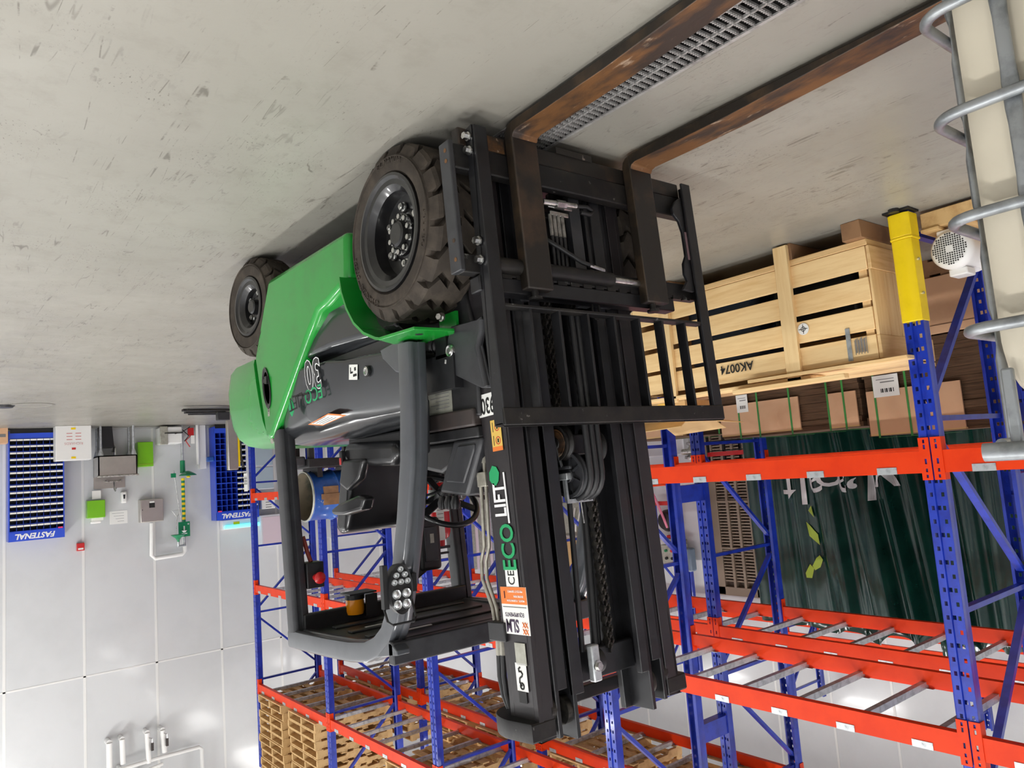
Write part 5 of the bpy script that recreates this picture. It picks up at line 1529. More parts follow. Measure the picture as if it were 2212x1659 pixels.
# ---- blue small-parts cabinets
BINW = .82/8
bin_me = MB().box(-BINW*.44, BINW*.44, -.20, .0, -.040, .030)
bin_me = MB()
w2 = BINW*.44
bin_me.add([(-w2, -.02, -.045), (w2, -.02, -.045), (w2, .25, -.045), (-w2, .25, -.045), (-w2, -.02, -.005), (w2, -.02, -.005), (w2, .06, .022), (-w2, .06, .022), (w2, .25, .022), (-w2, .25, .022)],
           [(0,1,2,3), (0,1,5,4), (1,2,8,6,5), (0,3,9,7,4), (2,3,9,8)])
BIN_ME = bin_me.mesh('bin'); BIN_ME.materials.append(M_bin)
LAB_ME = MB().box(-w2, w2, -.0225, -.0205, -.044, -.016).mesh('bin_label'); LAB_ME.materials.append(M_paper)
def parts_cabinet(x1, x0, ztop, label, empty_cols, pink):
    """x0 > x1; front at yf, columns counted from the x1 (left in the room) side"""
    yf, yb = WP - .36, WP - .01
    t = thing('parts_cabinet', label, 'cabinet', ((x0+x1)/2, WP - .18, 0))
    z0, zb = .05, .175
    MB().box(x0, x0 - .018, yf, yb, z0, ztop).build('side_panel', M_bluebin, t)
    MB().box(x1, x1 + .018, yf, yb, z0, ztop).build('side_panel', M_bluebin, t)
    MB().box(x0 - .018, x1 + .018, yb - .015, yb, z0, ztop).build('back_panel', M_bluebin, t)
    MB().box(x0, x1, yf - .004, yf + .02, zb - .09, zb).build('base_panel', M_bluebin, t)
    MB().box(x0 - .03, x1 + .03, yf + .03, yf + .05, z0 - .05, zb - .09).build('plinth', M_bin, t)
    MB().box(x0, x1, yf - .008, yf + .02, ztop - .155, ztop).build('header_panel', M_bluebin, t)
    lettering('lettering', 'FASTENAL', .125, M_inkwhite, t, ((x0+x1)/2 + .02, yf - .010, ztop - .080), (1, 0, 0), (0, 0, 1), font_shear=.25, sx=1.0, offset=.004)
    rows = 14; zt = ztop - .165
    ph = (zt - zb)/rows
    W = (x0 - x1 - .036)/8
    for r_ in range(rows + 1):
        z = zb + ph*r_
        MB().box(x0 - .018, x1 + .018, yf, yb - .015, z - .006, z + (.012 if r_ == 9 else .004)).build('shelf', M_bluebin, t)
    for c_ in range(1, 8):
        x = x1 + .018 + W*c_
        MB().box(x - .003, x + .003, yf + .01, yb - .015, zb, zt).build('divider', M_bluebin, t)
    for r_ in range(rows):
        for c_ in range(8):
            if c_ >= 8 - empty_cols: continue
            x = x1 + .018 + W*(c_ + .5); z = zb + ph*(r_ + .5)
            b = put(BIN_ME, 'bin', None, t, (x, yf + .005, z))
            put(LAB_ME, 'bin_label', None, b, (x, yf + .005, z))
    MB().box(x1 + .03 if pink else x0 - .10, x1 + .10 if pink else x0 - .03, yf - .012, yf - .009, ztop - .185, ztop - .160).build('pink_tag', M_pink, t)
    return t
a, b = ax_(18, 1050, WP - .36), ax_(139, 1050, WP - .36)
zt = ax_(78, 1166, WP - .36).z
parts_cabinet(b.x, a.x, zt, 'blue parts cabinet full of black bins, left of the white carton in the inverted picture', 0, True)
a2 = ax_(466, 1050, WP - .36)
parts_cabinet(a2.x - .83, a2.x, ax_(500, 1122, WP - .36).z, 'blue parts cabinet with empty shelves on one side, beside the green shower pipe', 4, False)
# ---- white carton with red print
cA, cB = ax_(120, 930, 15.0), ax_(198, 992, 15.0)
WC = thing('white_carton', 'white carton with faint red print standing on the floor by the wall', 'carton', ((cA.x+cB.x)/2, 15.2, 0))
MB().box(cA.x, cB.x, 15.0, 15.30, 0, cB.z).build('box_body', M_white, WC, bevel=.008)
for k in range(6):
    xk = cA.x + (cB.x - cA.x)*(.3 + .25*(k % 2)); zk = cB.z*(.22 + .09*(k//2))
    MB().box(xk, xk + (cB.x - cA.x)*.16, 14.998, 15.0, zk, zk + .008).build('printed_line', M_inkred, WC)
lettering('lettering', 'RICHARDS', .06, mat('faded_red', srgb(214,170,168), .6), WC, ((cA.x+cB.x)/2, 14.998, cB.z*.52), (1, 0, 0), (0, 0, 1))
MB().box((cA.x+cB.x)/2 - .03, (cA.x+cB.x)/2 + .03, 14.998, 15.0, cB.z*.64, cB.z*.70).build('printed_mark', M_inkred, WC)
for zz in (.90, .06):
    MB().box((cA.x+cB.x)/2 - .03, (cA.x+cB.x)/2 + .04, 14.997, 15.0, cB.z*zz, cB.z*zz + .035).build('yellow_sticker', M_yellow, WC)
# ---- stainless sink on legs
sa_, sb_ = ax_(212, 985, 15.2), ax_(297, 1025, 15.2)
SK = thing('sink', 'stainless steel wash basin on legs against the far wall', 'sink', ((sa_.x+sb_.x)/2, 15.4, 0))
x0, x1, z0, z1 = sa_.x, sb_.x, sa_.z, sb_.z
s = MB().box(x0, x1, 15.2, 15.22, z0, z1).box(x0, x1, 15.66, 15.68, z0, z1).box(x0, x0 - .02, 15.2, 15.68, z0, z1).box(x1, x1 + .02, 15.2, 15.68, z0, z1).box(x0, x1, 15.2, 15.68, z0, z0 + .02)
s.build('basin', M_stainless, SK)
MB().tube([(x0 + .02, 15.19, z1), (x1 - .02, 15.19, z1)], .018, 10).build('basin_rim', M_steel, SK, smooth=50)
MB().box(x0, x1 + .12, 15.67, 15.695, z1, z1 + .21).build('splash_back', M_stainless, SK)
for (x, y) in ((x0 - .05, 15.25), (x1 + .05, 15.25), (x0 - .05, 15.62), (x1 + .05, 15.62)):
    MB().cyl((x, y, 0), (x, y, z0), .022, n=12).cyl((x, y, z0 - .10), (x, y, z0), .03, .055, n=12).build('leg', M_galv, SK, smooth=40)
fx = (x0 + x1)/2
MB().cyl((fx + .12, 15.66, z1 + .08), (fx + .12, 15.58, z1 + .08), .018, n=10).cyl((fx - .12, 15.66, z1 + .08), (fx - .12, 15.58, z1 + .08), .018, n=10).tube([(fx - .13, 15.60, z1 + .09), (fx + .13, 15.60, z1 + .09)], .014, 8).tube([(fx, 15.60, z1 + .09), (fx, 15.56, z1 + .24), (fx, 15.48, z1 + .27), (fx, 15.40, z1 + .22)], .011, 8).build('faucet', M_steel, SK, smooth=50)
MB().tube([(fx, 15.45, z0), (fx, 15.45, z0 - .14), (fx, 15.52, z0 - .18), (fx, 15.60, z0 - .10), (fx, 15.68, z0 - .10)], .022, 10).build('drain_pipe', M_steel, SK, smooth=50)
kk = ax_(229, 930, 15.1); kt = ax_(246, 965, 15.1)
tag(MB().prism([(kk.x + .06, 0), (kk.x - .14, 0), (kk.x - .17, kt.z), (kk.x + .02, kt.z)], 1, 15.32, 15.56).build('waste_bin', M_bin, bevel=.01, org=(kk.x, 15.4, 0)), 'narrow black waste bin under the steel sink', 'bin')
# ---- lime green boxes, dispensers
def wall_box(name, label, cat, p, q, depth, m_, bev=.012, group=None):
    A, B = ax_(*p, WP - depth), ax_(*q, WP - depth)
    t = thing(name, label, cat, ((A.x+B.x)/2, WP - depth/2, min(A.z, B.z)), group)
    MB().box(A.x, B.x, WP - depth, WP - .001, A.z, B.z).build('body', m_, t, bevel=bev)
    return t, max(A.x, B.x), min(A.x, B.x), min(A.z, B.z), max(A.z, B.z)
t, xr, xl, zl_, zh = wall_box('lime_waste_box', 'lime green box hanging low on the wall beside the steel sink', 'waste box', (297, 955), (332, 1007), .22, M_lime2)
MB().box(xr - .01, xl + .01, WP - .225, WP - .22, zh - .05, zh - .04).build('lid_seam', M_lime, t)
t, xr, xl, zl_, zh = wall_box('glove_dispenser', 'lime green wall dispenser above the sink', 'dispenser', (188, 1082), (228, 1117), .18, M_lime2)
MB().box(xr - .07, xl + .03, WP - .15, WP - .05, zh, zh + .05).build('glove_box', M_paper, t)
MB().box(xr - .06, xl + .06, WP - .14, WP - .06, zh + .05, zh + .10).build('tissue', M_paper, t, bevel=.02)
MB().box(xr - .09, xl + .06, WP - .12, WP - .10, zl_ - .17, zl_ - .02).build('paper_notice', M_paper, t)
t, xr, xl, zl_, zh = wall_box('soap_dispenser', 'small white soap dispenser between the lime dispenser and the steel one', 'dispenser', (262, 1062), (275, 1086), .12, M_white, .025)
MB().prism([((xr+xl)/2 - .02, (zl_+zh)/2 - .05), ((xr+xl)/2 + .02, (zl_+zh)/2 - .05), ((xr+xl)/2 + .012, (zl_+zh)/2 + .03), ((xr+xl)/2 - .012, (zl_+zh)/2 + .03)], 1, WP - .1215, WP - .12).build('soap_window', M_inkblack, t)
t, xr, xl, zl_, zh = wall_box('towel_dispenser', 'brushed steel paper towel dispenser on the wall', 'dispenser', (303, 1080), (354, 1125), .20, M_stainless)
cx_ = (xr + xl)/2
MB().box(cx_ - .05, cx_ + .05, WP - .202, WP - .20, zl_ + .07, zl_ + .16).build('sensor_window', M_inkblack, t)
MB().box(cx_ - .04, cx_ + .04, WP - .2035, WP - .202, zl_ + .04, zl_ + .07).build('sensor_label', M_paper, t)
MB().box(xr - .04, xr - .03, WP - .204, WP - .20, zl_ + .18, zl_ + .20).build('lock', M_inkblack, t)
# ---- fire alarm, notices
t, xr, xl, zl_, zh = wall_box('fire_alarm', 'small red fire alarm box high on the white wall', 'alarm', (166, 1174), (183, 1189), .10, M_red, .008)
MB().box(xr - .02, xl + .02, WP - .102, WP - .10, zh - .05, zh - .02).build('alarm_label', M_paper, t)
q = ax_(255, 1120, WP)
NT = tag(MB().box(q.x - .16, q.x + .14, WP - .004, WP, q.z - .14, q.z + .10).build('wall_notice', M_white, org=(q.x, WP - .002, q.z - .14)), 'faint white notice on the wall above the soap dispenser', 'notice')
for k in range(4): MB().box(q.x - .10, q.x + .10 - .03*k, WP - .0045, WP - .004, q.z - .10 + .05*k, q.z - .095 + .05*k).build('notice_line', M_inkgrey, NT)
# ---- emergency shower
ex0 = ax_(394, 935, 15.45)
EW = thing('emergency_shower', 'green emergency shower and eyewash pipe with yellow and black stripes', 'emergency shower', (ex0.x, 15.5, 0))
X = ex0.x; Y = 15.50
def zpx(py, x=394): return ax_(x, py, Y).z
MB().cyl((X, Y, 0), (X, Y, zpx(1000)), .026, n=14).build('lower_pipe', M_galv, EW, smooth=40)
MB().cyl((X, Y, zpx(995)), (X, Y, zpx(1022)), .045, .05, n=14).build('valve_body', M_sgreen, EW, smooth=40)
MB().lathe([(.02, -.07), (.05, -.06), (.15, .0), (.16, .02), (.14, .02), (.03, -.03)], (X - .05, Y - .16, zpx(1026)), (0, 0, 1), 24, caps=True).build('eyewash_bowl', M_sgreen, EW, smooth=40)
MB().sphere((X - .05, Y - .2, zpx(1031)), .03, 10, 1.4, 1, .7).build('eyewash_cap', M_yellow, EW, smooth=60)
n_ = 18; z0, z1 = zpx(1033), zpx(1128)
for k in range(n_):
    MB().cyl((X, Y, z0 + (z1 - z0)*k/n_), (X, Y, z0 + (z1 - z0)*(k + 1)/n_), .032, n=14).build('stripe_ring', M_yellow if k % 2 == 0 else M_sgreen, EW, smooth=40)
MB().cyl((X, Y, z1), (X, Y, zpx(1180)), .028, n=14).build('upper_pipe', M_galv, EW, smooth=40)
sg0 = ax_(398, 1143, 15.44)
SGN = MB().box(sg0.x - .105, sg0.x + .105, 15.438, 15.442, sg0.z - .14, sg0.z + .14).build('safety_sign', M_sgreen, EW)
MB().lathe([(.02, .0), (.045, -.03), (.05, -.035)], (sg0.x, 15.437, sg0.z + .06), (0, 0, 1), 12).build('sign_figure', M_inkwhite, SGN)
MB().box(sg0.x - .012, sg0.x + .012, 15.436, 15.438, sg0.z - .06, sg0.z + .03).box(sg0.x - .05, sg0.x + .05, 15.436, 15.438, sg0.z + .075, sg0.z + .09).box(sg0.x - .09, sg0.x - .06, 15.436, 15.438, sg0.z - .10, sg0.z - .085).box(sg0.x - .08, sg0.x - .07, 15.436, 15.438, sg0.z - .11, sg0.z - .075).build('sign_figure', M_inkwhite, SGN)
hd = ax_(385, 1160, 15.25)
MB().lathe([(.12, -.05), (.13, -.04), (.05, .02), (.025, .06), (.02, .10)], (hd.x, 15.25, hd.z), (0, 0, 1), 24, caps=True).build('shower_head', M_sgreen, EW, smooth=40)
MB().tube([(hd.x, 15.25, hd.z + .08), (hd.x, 15.25, hd.z + .16), (hd.x, 15.30, hd.z + .18), (X, Y, hd.z + .18)], .022, 10).build('shower_arm', M_galv, EW, smooth=50)
r0 = ax_(384, 1150, 15.3); r1 = ax_(382, 1117, 15.3)
MB().tube([(r0.x + .03, 15.3, r0.z + .05), (r1.x, 15.3, r1.z)], .006, 6).tube([(r1.x, 15.3, r1.z), (r1.x + .09, 15.3, r1.z - .13), (r1.x - .09, 15.3, r1.z - .13), (r1.x, 15.3, r1.z)], .006, 6).build('pull_handle', M_steel, EW, smooth=50)
bx0 = ax_(376, 1026, 15.4)
MB().box(bx0.x - .03, bx0.x + .06, 15.38, 15.40, bx0.z - .03, bx0.z + .05).build('eyewash_sign', M_sgreen, EW)
MB().tube([(X, Y, hd.z + .18), (bx0.x, 15.42, zpx(1015)), (bx0.x, 15.42, bx0.z)], .008, 6).build('pull_rod', M_steel, EW)
# white supply pipe frame above the shower
PP = thing('white_supply_pipe', 'white pipe loop on the wall feeding the emergency shower', 'pipe', (X, 15.55, 0))
pts = [ax_(398, 1160, 15.55), ax_(400, 1190, 15.55), ax_(394, 1197, 15.55), ax_(335, 1206, 15.55), ax_(328, 1200, 15.55), ax_(328, 1130, 15.55)]
MB().tube(pts, .04, 12).build('pipe', M_white, PP, smooth=50)
# ---- low white unit with black grip, cables, red tag
q0, q1 = ax_(347, 925, 15.25), ax_(394, 957, 15.25)
HT = thing('wall_unit', 'low white wall unit with a black oval slot under the shower pipe', 'appliance', ((q0.x+q1.x)/2, 15.4, 0))
MB().box(q0.x, q1.x, 15.25, 15.68, .04, q1.z).build('body', M_white, HT, bevel=.015)
MB().box(q0.x + .02, q0.x - .12, 15.22, 15.25, .03, q1.z + .02).build('side_plate', M_silver, HT, bevel=.01)
mid = (q0.x + q1.x)/2 - .03
MB().tube([(mid - .16, 15.245, q1.z*.45), (mid + .16, 15.245, q1.z*.45)], .045, 12, ry=.012).build('slot', M_inkblack, HT, smooth=50)
MB().tube([(mid - .3, 15.24, .05), (mid - .15, 15.2, .15), (mid - .02, 15.22, q1.z*.5)], .008, 6).tube([(q1.x - .02, 15.3, .1), (q1.x - .12, 15.25, .22), (q1.x - .05, 15.3, .32)], .01, 6).build('cable', M_inkblack, HT, smooth=50)
q = ax_(412, 945, 15.5)
RG = thing('red_hose_tag', 'red tag with white label hanging beside the low white unit', 'tag', (q.x, 15.5, 0))
MB().box(q.x - .06, q.x + .05, 15.50, 15.53, .05, .20).build('red_plate', M_red, RG)
MB().box(q.x - .07, q.x + .0, 15.49, 15.495, .20, .36).build('paper', M_paper, RG)
MB().tube([(q.x, 15.5, .2), (q.x + .1, 15.48, .3), (q.x + .02, 15.5, .42)], .01, 6).build('cord', M_inkred, RG, smooth=50)
# ---- insect lamp on the wall above the second cabinet
u0, u1 = ax_(482, 1143, 15.5), ax_(560, 1122, 15.5)
UV = thing('insect_lamp', 'wall lamp with a glowing cyan tube above the parts cabinet', 'lamp', ((u0.x+u1.x)/2, 15.6, u1.z))
MB().box(u0.x, u1.x, 15.55, WP - .001, u1.z - .05, u0.z + .02).build('housing', M_white, UV, bevel=.01)
MB().cyl((u0.x - .04, 15.51, u0.z - .03), (u1.x, 15.51, u0.z - .03), .035, n=14).build('tube', M_tubelamp, UV, smooth=40)
MB().box(u0.x - .22, u0.x - .34, 15.546, 15.55, u1.z + .0, u1.z + .06).build('yellow_sticker', M_yellow, UV)
# ---- white valve pipes high on the wall
VP = thing('white_valve_pipes', 'white pipes with two small valves high on the far wall', 'pipe', (-2.8, 15.5, 5.0))
for (pts, r) in (([(236, 1605), (237, 1700)], .05), ([(264, 1597), (266, 1650)], .045), ([(318, 1583), (322, 1648)], .045), ([(351, 1577), (356, 1625)], .045), ([(260, 1662), (340, 1638), (430, 1614), (436, 1618), (438, 1700)], .035), ([(300, 1670), (352, 1650)], .03)):
    p_ = [ax_(a, b, 15.5) for (a, b) in pts]
    MB().tube(p_, r, 12).build('pipe', M_white, VP, smooth=50)
    MB().cyl(p_[0], Vector((p_[0].x, WP - .008, p_[0].z)), r, n=12).build('wall_elbow', M_white, VP, smooth=40)
for (a, b) in ((329, 1605), (361, 1595)):
    q = ax_(a, b, 15.44)
    MB().box(q.x - .02, q.x + .02, 15.42, 15.46, q.z, q.z + .13).build('valve_handle', M_brown, VP)
    MB().tube([(q.x, 15.44, q.z), (q.x, 15.44, q.z - .08), (q.x + .05, 15.44, q.z - .10)], .008, 6).build('valve_stem', M_steel, VP)
# ---- carton at the picture edge, floor covers
q0, q1 = ax_(0, 936, 15.2), ax_(17, 957, 15.2)
OB = thing('brown_carton', 'brown carton on the floor by the far wall at the picture edge', 'carton', (q0.x + .1, 15.3, 0))
MB().box(q0.x + .4, q1.x, 15.2, 15.5, 0, q1.z).build('box_body', M_card, OB)
MB().box(q0.x + .2, q1.x + .03, 15.198, 15.2, q1.z*.4, q1.z*.6).build('printed_band', M_inkgrey, OB)
q = at(70, 875, 2, 0)
tag(MB().lathe([(.24, 0), (.26, .004), (.22, .006), (.215, .003), (.001, .004)], q, (0, 0, 1), 28).build('floor_cover', M_floor, smooth=30, org=q), 'round cover set in the pale floor near the far wall', 'floor cover')
q = at(8, 876, 2, 0)
tag(MB().lathe([(.001, .03), (.10, .03), (.13, .0)], q, (0, 0, 1), 20).build('floor_puck', M_bin, smooth=30, org=q), 'small black object on the floor at the picture edge', 'object')
# ---- white pipe box with gloves beside the second cabinet
q0, q1 = ax_(430, 930, 15.55), ax_(446, 1012, 15.55)
PB = thing('pipe_box', 'white boxed pipe against the wall next to the second parts cabinet', 'pipe box', (q0.x, 15.6, 0))
MB().box(q0.x, q1.x, 15.55, WP - .001, 0, q1.z).build('boxing', M_white, PB)
MB().cyl((q0.x + .05, 15.5, 0), (q0.x + .05, 15.5, q1.z*.9), .03, n=12).build('pipe', M_white, PB, smooth=40)
q = ax_(443, 992, 15.3)
tag(MB().box(a2.x + .001, a2.x + .14, 15.36, 15.46, q.z - .05, q.z + .05).build('glove_box', M_drumblue, bevel=.02, org=(a2.x + .07, 15.4, q.z)), 'crumpled blue packet hanging on the side of the second parts cabinet', 'packet')

# ================================================================== pallet stacker behind the counterweight
q = at(497, 880, 2, 0)
PS = thing('pallet_stacker', 'steel pallet stacker standing behind the forklift counterweight', 'pallet stacker', (q.x, q.y, 0))
tp_ = at(508, 1015, 1, q.y)
MB().box(q.x - .09, q.x + .07, q.y - .05, q.y + .05, .03, tp_.z).build('post', M_stainless, PS, bevel=.012)
MB().box(q.x - .12, q.x - .09, q.y - .04, q.y + .04, .03, tp_.z - .05).build('post_strip', M_yellow, PS)
for k, dy in enumerate((-.28, .05, .28)):
    MB().box(q.x + .07, q.x + .80 - .12*k, q.y + dy - .05, q.y + dy + .05, .05, .085).build('fork_arm', M_blackworn, PS, bevel=.005)
MB().box(q.x + .07, q.x + .26, q.y - .2, q.y - .1, .09, .22).build('load_wheel_box', M_dgrey, PS, bevel=.01)
h0 = at(520, 985, 1, q.y); h1 = at(522, 1010, 1, q.y)
MB().tube([(q.x - .14, q.y, h0.z - .45), (h0.x, q.y, h0.z), (h1.x - .03, q.y, h1.z)], .022, 8).build('tiller', M_dgrey, PS, smooth=50)

# ================================================================== blue drum on a stand, seen behind the seat
dcx, dcy, dcz, dr_ = -3.34, 8.05, 1.455, .268
DT = thing('drum_stand', 'dark steel stand carrying the blue drum behind the forklift seat', 'stand', (-3.65, 8.05, 0))
for (x, y) in ((-3.35, 7.85), (-3.95, 7.85), (-3.35, 8.25), (-3.95, 8.25)):
    MB().box(x - .03, x + .03, y - .03, y + .03, 0, 1.05).build('leg', M_plastic, DT)
MB().box(-3.3, -4.0, 7.8, 8.3, 1.05, 1.15).build('frame', M_plastic, DT, bevel=.01)
for x in (-3.45, -3.85):
    MB().prism([(7.85, 1.10), (8.25, 1.10), (8.25, 1.255), (8.05, 1.175), (7.85, 1.255)], 0, x - .03, x + .03).build('saddle', M_plastic, DT)
MB().box(-3.12, -3.3, 7.86, 8.2, 1.02, 1.13).build('gear_box', M_dgrey, DT, bevel=.02)
DR_ = thing('blue_drum', 'chipped blue steel drum lying open end out behind the forklift seat', 'drum', (-3.65, 8.05, 1.2))
MB().lathe([(dr_*.97, .004), (dr_, 0), (dr_ + .012, -.012), (dr_, -.03), (dr_, -.28), (dr_ + .014, -.30), (dr_, -.32), (dr_, -.56), (dr_ + .014, -.58), (dr_, -.60), (dr_, -.86), (.001, -.86)], (dcx, dcy, dcz), (1, 0, 0), 36).build('shell', M_drumblue, DR_, smooth=40)
MB().lathe([(dr_*.98, .008), (dr_*.965, -.01), (dr_*.965, -.5), (.001, -.5)], (dcx, dcy, dcz), (1, 0, 0), 32).build('liner', M_drumin, DR_, smooth=40)
MB().lathe([(dr_*.985, .012), (dr_*1.02, .012), (dr_*1.04, 0), (dr_*1.02, -.012)], (dcx, dcy, dcz), (1, 0, 0), 36).build('rim_band', M_silver, DR_, smooth=40)
MB().box(-3.45, -3.62, 7.77, 7.80, 1.36, 1.56).box(-3.42, -3.65, 7.765, 7.775, 1.44, 1.50).build('torn_label', M_palletd, DR_)

# ================================================================== equipment beyond the racks
# grey door and pale cabinets on the far wall
d0, d1 = ax_(1050, 1000, WP - .05), ax_(985, 1000, WP - .05)
DO = struct(MB().box(d0.x, d1.x, WP - .06, WP - .002, 0, 3.9).build('door_1', M_ducts))
DO['label'] = 'pale grey strip door in the far wall behind the racks'
nst = 9
for k in range(nst):
    xa = d0.x + (d1.x - d0.x)*k/nst; xb = d0.x + (d1.x - d0.x)*(k + 1)/nst
    MB().box(xa + .01, xb - .01, WP - .075 - .01*(k % 2), WP - .06, .03, 3.7).build('strip', M_silver if k % 2 else M_pinkw, DO)
MB().box(d0.x - .12, d0.x, WP - .10, WP, 0, 4.0).box(d1.x, d1.x + .12, WP - .10, WP, 0, 4.0).box(d0.x, d1.x, WP - .10, WP, 3.9, 4.0).build('door_frame', M_galv, DO)
def unit(label, cat, p, q, plane, depth, m_, name='cabinet', ax=1, bev=.01):
    A, B = at(*p, ax, plane), at(*q, ax, plane)
    z0, z1 = sorted((A.z, B.z))
    if name in ('drawer_unit', 'storage_cabinet'): z0 = 0
    if ax == 1:
        t = thing(name, label, cat, ((A.x+B.x)/2, plane + depth/2, max(z0, 0)))
        MB().box(A.x, B.x, plane, plane + depth, max(z0, 0), z1).build('body', m_, t, bevel=bev)
        return t, min(A.x, B.x), max(A.x, B.x), max(z0, 0), z1
    t = thing(name, label, cat, (plane - depth/2, (A.y+B.y)/2, max(z0, 0)))
    MB().box(plane, plane - depth, A.y, B.y, max(z0, 0), z1).build('body', m_, t, bevel=bev)
    return t, min(A.y, B.y), max(A.y, B.y), max(z0, 0), z1
t, xl, xr, zl_, zh = unit('pale grey electrical cabinet on the far wall behind the end of the rack', 'cabinet', (566, 1182), (652, 1105), WP - .30, .29, M_ducts)
MB().box(xl + .04, xr - .03, WP - .305, WP - .30, zl_ + .04, zh - .04).build('cabinet_door', M_pinkw, t, bevel=.004)
MB().box(xl + .06, xl + .09, WP - .32, WP - .305, (zl_+zh)/2 - .06, (zl_+zh)/2 + .06).build('handle', M_plastic, t)
t, xl, xr, zl_, zh = unit('white notice sheet pinned below the pale electrical cabinet', 'notice', (566, 1100), (594, 1072), WP - .30, .29, M_white, 'wall_sign')
for k in range(4): MB().box(xl + .08, xr - .08, WP - .303, WP - .30, zl_ + .05 + .05*k, zl_ + .065 + .05*k).build('notice_line', M_inkgrey, t)
t, xl, xr, zl_, zh = unit('pale electrical cabinet seen above the forklift seat', 'cabinet', (715, 1162), (800, 1100), WP - .25, .24, M_ducts)
MB().box(xl + .03, xr - .03, WP - .255, WP - .25, zl_ + .03, zh - .03).build('cabinet_door', M_pinkw, t)
t, xl, xr, zl_, zh = unit('stack of grey steel drawers beyond the second rack, behind the guard post', 'cabinet', (552, 1058), (590, 985), 14.6, .5, M_ducts, 'drawer_unit')
for k in range(3): MB().box(xl + .02, xr - .02, 14.585, 14.6, zl_ + .03 + (zh - zl_)*k/3, zl_ + (zh - zl_)*(k + 1)/3 - .01).build('drawer', mat('blue_grey_steel', srgb(170,186,198), .4), t)
# tall louvred panel of taupe metal next to the sheeting
LX = -9.6
L0, L1 = at(1525, 1038, 0, LX), at(1645, 1292, 0, LX)
LV = thing('louvred_panel', 'tall taupe louvred metal panel standing left of the green sheeting in the inverted picture', 'panel', (LX - .1, (L0.y+L1.y)/2, 0))
y0, y1, z1 = L1.y, L0.y, L1.z
MB().box(LX - .16, LX - .10, y0, y1, .1, z1).build('back_plate', M_louverd, LV)
MB().box(LX, LX - .12, y1 - .16, y1, 0, z1).box(LX, LX - .12, y0, y0 + .06, 0, z1).box(LX, LX - .12, y0, y1, z1 - .12, z1).box(LX, LX - .12, y0, y1, 0, .1).build('frame', M_louver, LV, bevel=.006)
for k in (1, 2):
    yk = y0 + .06 + (y1 - y0 - .22)*k/3
    MB().box(LX + .005, LX - .10, yk - .02, yk + .02, .1, z1 - .12).build('mullion', M_louver, LV)
for z in (1.35, 2.05, 2.75):
    MB().box(LX + .003, LX - .10, y0 + .06, y1 - .16, z - .012, z + .012).build('cross_rail', M_louver, LV)
sl = MB().box(-.06, -.02, 0, y1 - y0 - .22, 0, .02).mesh('louvre_slat')
for k in range(int((z1 - .25)/.045)):
    put(sl, 'louvre_slat', M_louver, LV, (LX, y0 + .06, .12 + .045*k))
# machine with control box between the racks and the louvred panel
t, yl_, yh_, zl_, zh = unit('grey control box with red and green buttons on the machine behind the mast', 'control box', (1430, 1217), (1462, 1178), -9.0, .25, M_silver, 'control_box', 0)
for (dy, dz_, m_) in ((.3, .3, M_inkred), (.65, .3, M_sgreen), (.3, .7, M_inkblack), (.65, .7, M_inkblack)):
    MB().cyl((-9.0, yl_ + (yh_ - yl_)*dy, zl_ + (zh - zl_)*dz_), (-8.97, yl_ + (yh_ - yl_)*dy, zl_ + (zh - zl_)*dz_), .022, n=12).build('button', m_, t)
MC = thing('packing_machine', 'cluttered machine with black motor and red frame, seen between mast and rack post', 'machine', (-9.4, 7.8, 0))
mq = at(1445, 1125, 0, -9.1)
MB().box(-9.25, -9.58, mq.y - .3, mq.y + .5, 0, 1.3).build('base', M_ducts, MC, bevel=.02)
MB().box(-9.3, -9.35, mq.y - .4, mq.y + .4, 1.3, 2.9).build('back_plate', M_ducts, MC)
MB().lathe([(.001, .12), (.13, .10), (.17, .03), (.17, -.15), (.001, -.16)], (-9.15, mq.y + .05, mq.z), (1, 0, 0), 20).build('motor', M_plastic, MC, smooth=40)
MB().box(-9.05, -9.12, mq.y - .25, mq.y + .30, mq.z - .30, mq.z - .24).build('red_rail', M_inkred, MC)
MB().cyl((-9.1, mq.y - .3, mq.z + .30), (-9.1, mq.y + .3, mq.z + .28), .03, n=10).cyl((-9.15, mq.y - .2, mq.z + .40), (-9.15, mq.y + .2, mq.z + .42), .022, n=10).build('shaft', M_steel, MC, smooth=40)
MB().box(-9.1, -9.2, mq.y - .12, mq.y + .08, mq.z + .22, mq.z + .34).build('clamp', M_red, MC, bevel=.01)
MB().box(-9.1, -9.25, mq.y - .15, mq.y + .02, mq.z + .40, mq.z + .70).build('gear_motor', M_plastic, MC, bevel=.02)
MB().box(-9.05, -9.2, mq.y - .38, mq.y - .22, mq.z + .40, mq.z + .75).build('filter_bowl', mat('steel_blue', srgb(110,124,142), .35), MC, bevel=.03)
MB().tube([(-9.0, mq.y + .2, mq.z - .45), (-9.0, mq.y + .1, mq.z - .25), (-9.02, mq.y + .02, mq.z - .02), (-9.05, mq.y + .0, mq.z + .1)], .02, 8).build('pink_hose', mat('pink_hose', srgb(240,140,170), .4), MC, smooth=50)
MB().tube([(-8.98, mq.y + .3, mq.z - .55), (-8.98, mq.y - .12, mq.z - .57)], .05, 10, ry=.025).build('orange_tray', M_orange, MC, smooth=50)
t, yl_, yh_, zl_, zh = unit('pale cabinet with mauve doors behind the rack, beside the cluttered machine', 'cabinet', (1392, 1072), (1456, 840), -10.2, .5, M_pinkw, 'storage_cabinet', 0)
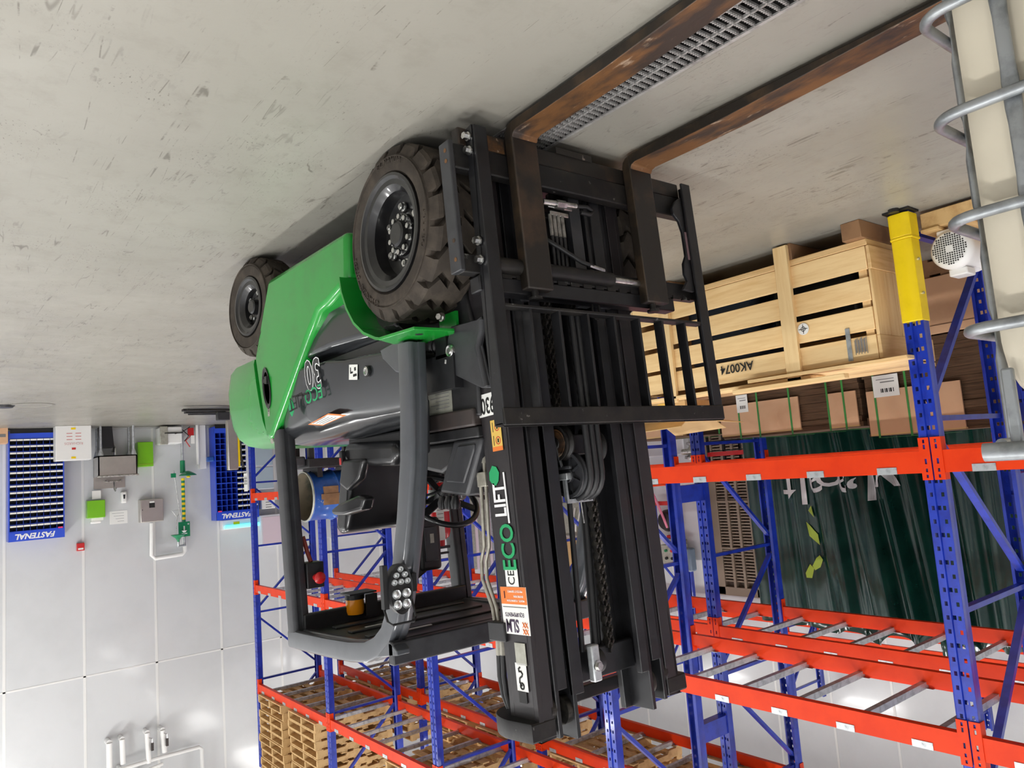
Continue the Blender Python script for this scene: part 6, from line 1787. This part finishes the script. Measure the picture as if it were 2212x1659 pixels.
for k in (0, 1):
    ya = yl_ + .02 + (yh_ - yl_)*k/2; yb2 = yl_ + (yh_ - yl_)*(k + 1)/2 - .02
    MB().box(-10.2, -10.185, ya, yb2, zl_ + .05, zh - .05).build('door_leaf', M_ducts, t, bevel=.004)
    MB().box(-10.185, -10.17, yb2 - .06, yb2 - .03, (zl_ + zh)/2 - .1, (zl_ + zh)/2 + .1).build('handle', M_steel, t)
# steel valve and wire shelf seen over the carton bundles
vq = at(1497, 975, 0, -8.6)
VV = thing('steel_valve', 'bright steel valve standing behind the rack over the carton bundles', 'valve', (-8.6, vq.y, 0))
MB().cyl((-8.6, vq.y, 0), (-8.6, vq.y, vq.z - .1), .05, n=12).build('pipe', M_steel, VV, smooth=40)
MB().lathe([(.05, -.14), (.10, -.12), (.10, -.09), (.06, -.07), (.09, 0), (.06, .06), (.11, .08), (.11, .11), (.03, .12)], (-8.6, vq.y, vq.z), (0, .2, 1), 20, caps=True).build('valve_body', M_steel, VV, smooth=35)
MB().cyl((-8.55, vq.y - .14, vq.z), (-8.55, vq.y + .14, vq.z), .045, n=14).build('flange', M_steel, VV, smooth=40)
w0, w1 = at(1530, 990, 0, -8.8), at(1612, 935, 0, -8.8)
WS = thing('wire_shelf', 'black wire shelf unit behind the rack, between the steel valve and the sheeting', 'shelf', (-9.0, (w0.y+w1.y)/2, 0))
for k in range(9):
    z = .3 + .14*k
    MB().box(-8.8, -9.2, w1.y, w0.y, z, z + .012).build('shelf_wire', M_inkblack, WS)
for y in (w0.y, w1.y, (w0.y*.6 + w1.y*.4)):
    MB().box(-8.8, -8.83, y - .015, y + .015, 0, 1.45).box(-9.17, -9.2, y - .015, y + .015, 0, 1.45).build('post', M_inkblack, WS)
MB().box(-8.79, -9.2, w1.y, w0.y, 1.30, 1.36).build('red_beam', M_red, WS)
# big tan carton and grey instrument panel seen between the mast channels
t, yl_, yh_, zl_, zh = unit('large tan carton beyond the second rack, seen between the mast channels', 'carton', (1225, 1330), (1300, 1165), -8.6, .7, M_cardlight, 'large_carton', 0)
MB().box(-8.598, -8.597, yl_, yh_, zl_ + (zh - zl_)*.5, zl_ + (zh - zl_)*.51).build('carton_seam', M_card, t)
st_ = thing('steel_table', 'steel table carrying the large tan carton behind the racks', 'table', (-8.9, (yl_+yh_)/2, 0))
MB().box(-8.55, -9.35, yl_ - .1, yh_ + .1, zl_ - .05, zl_ - .002).build('table_top', M_stainless, st_)
for (x, y) in ((-8.6, yl_ - .05), (-9.3, yl_ - .05), (-8.6, yh_ + .05), (-9.3, yh_ + .05)):
    MB().box(x - .025, x + .025, y - .025, y + .025, 0, zl_ - .05).build('leg', M_stainless, st_)
t, yl_, yh_, zl_, zh = unit('grey instrument panel with white tubing, seen between the mast channels', 'panel', (1208, 1172), (1275, 1085), -9.7, .1, M_silver, 'instrument_panel', 0)
for k in range(3):
    MB().tube([(-9.68, yl_ + .1 + .15*k, zl_ + .1), (-9.66, yl_ + .15 + .15*k, zl_ + .3), (-9.66, yl_ + .3 + .1*k, zl_ + .42), (-9.68, yl_ + .35 + .1*k, zl_ + .6)], .018, 8).build('white_tubing', M_white, t, smooth=50)
MB().box(-9.7, -9.8, yl_ + .05, yl_ + .1, 0, zl_).box(-9.7, -9.8, yh_ - .1, yh_ - .05, 0, zl_).build('stand', M_silver, t)
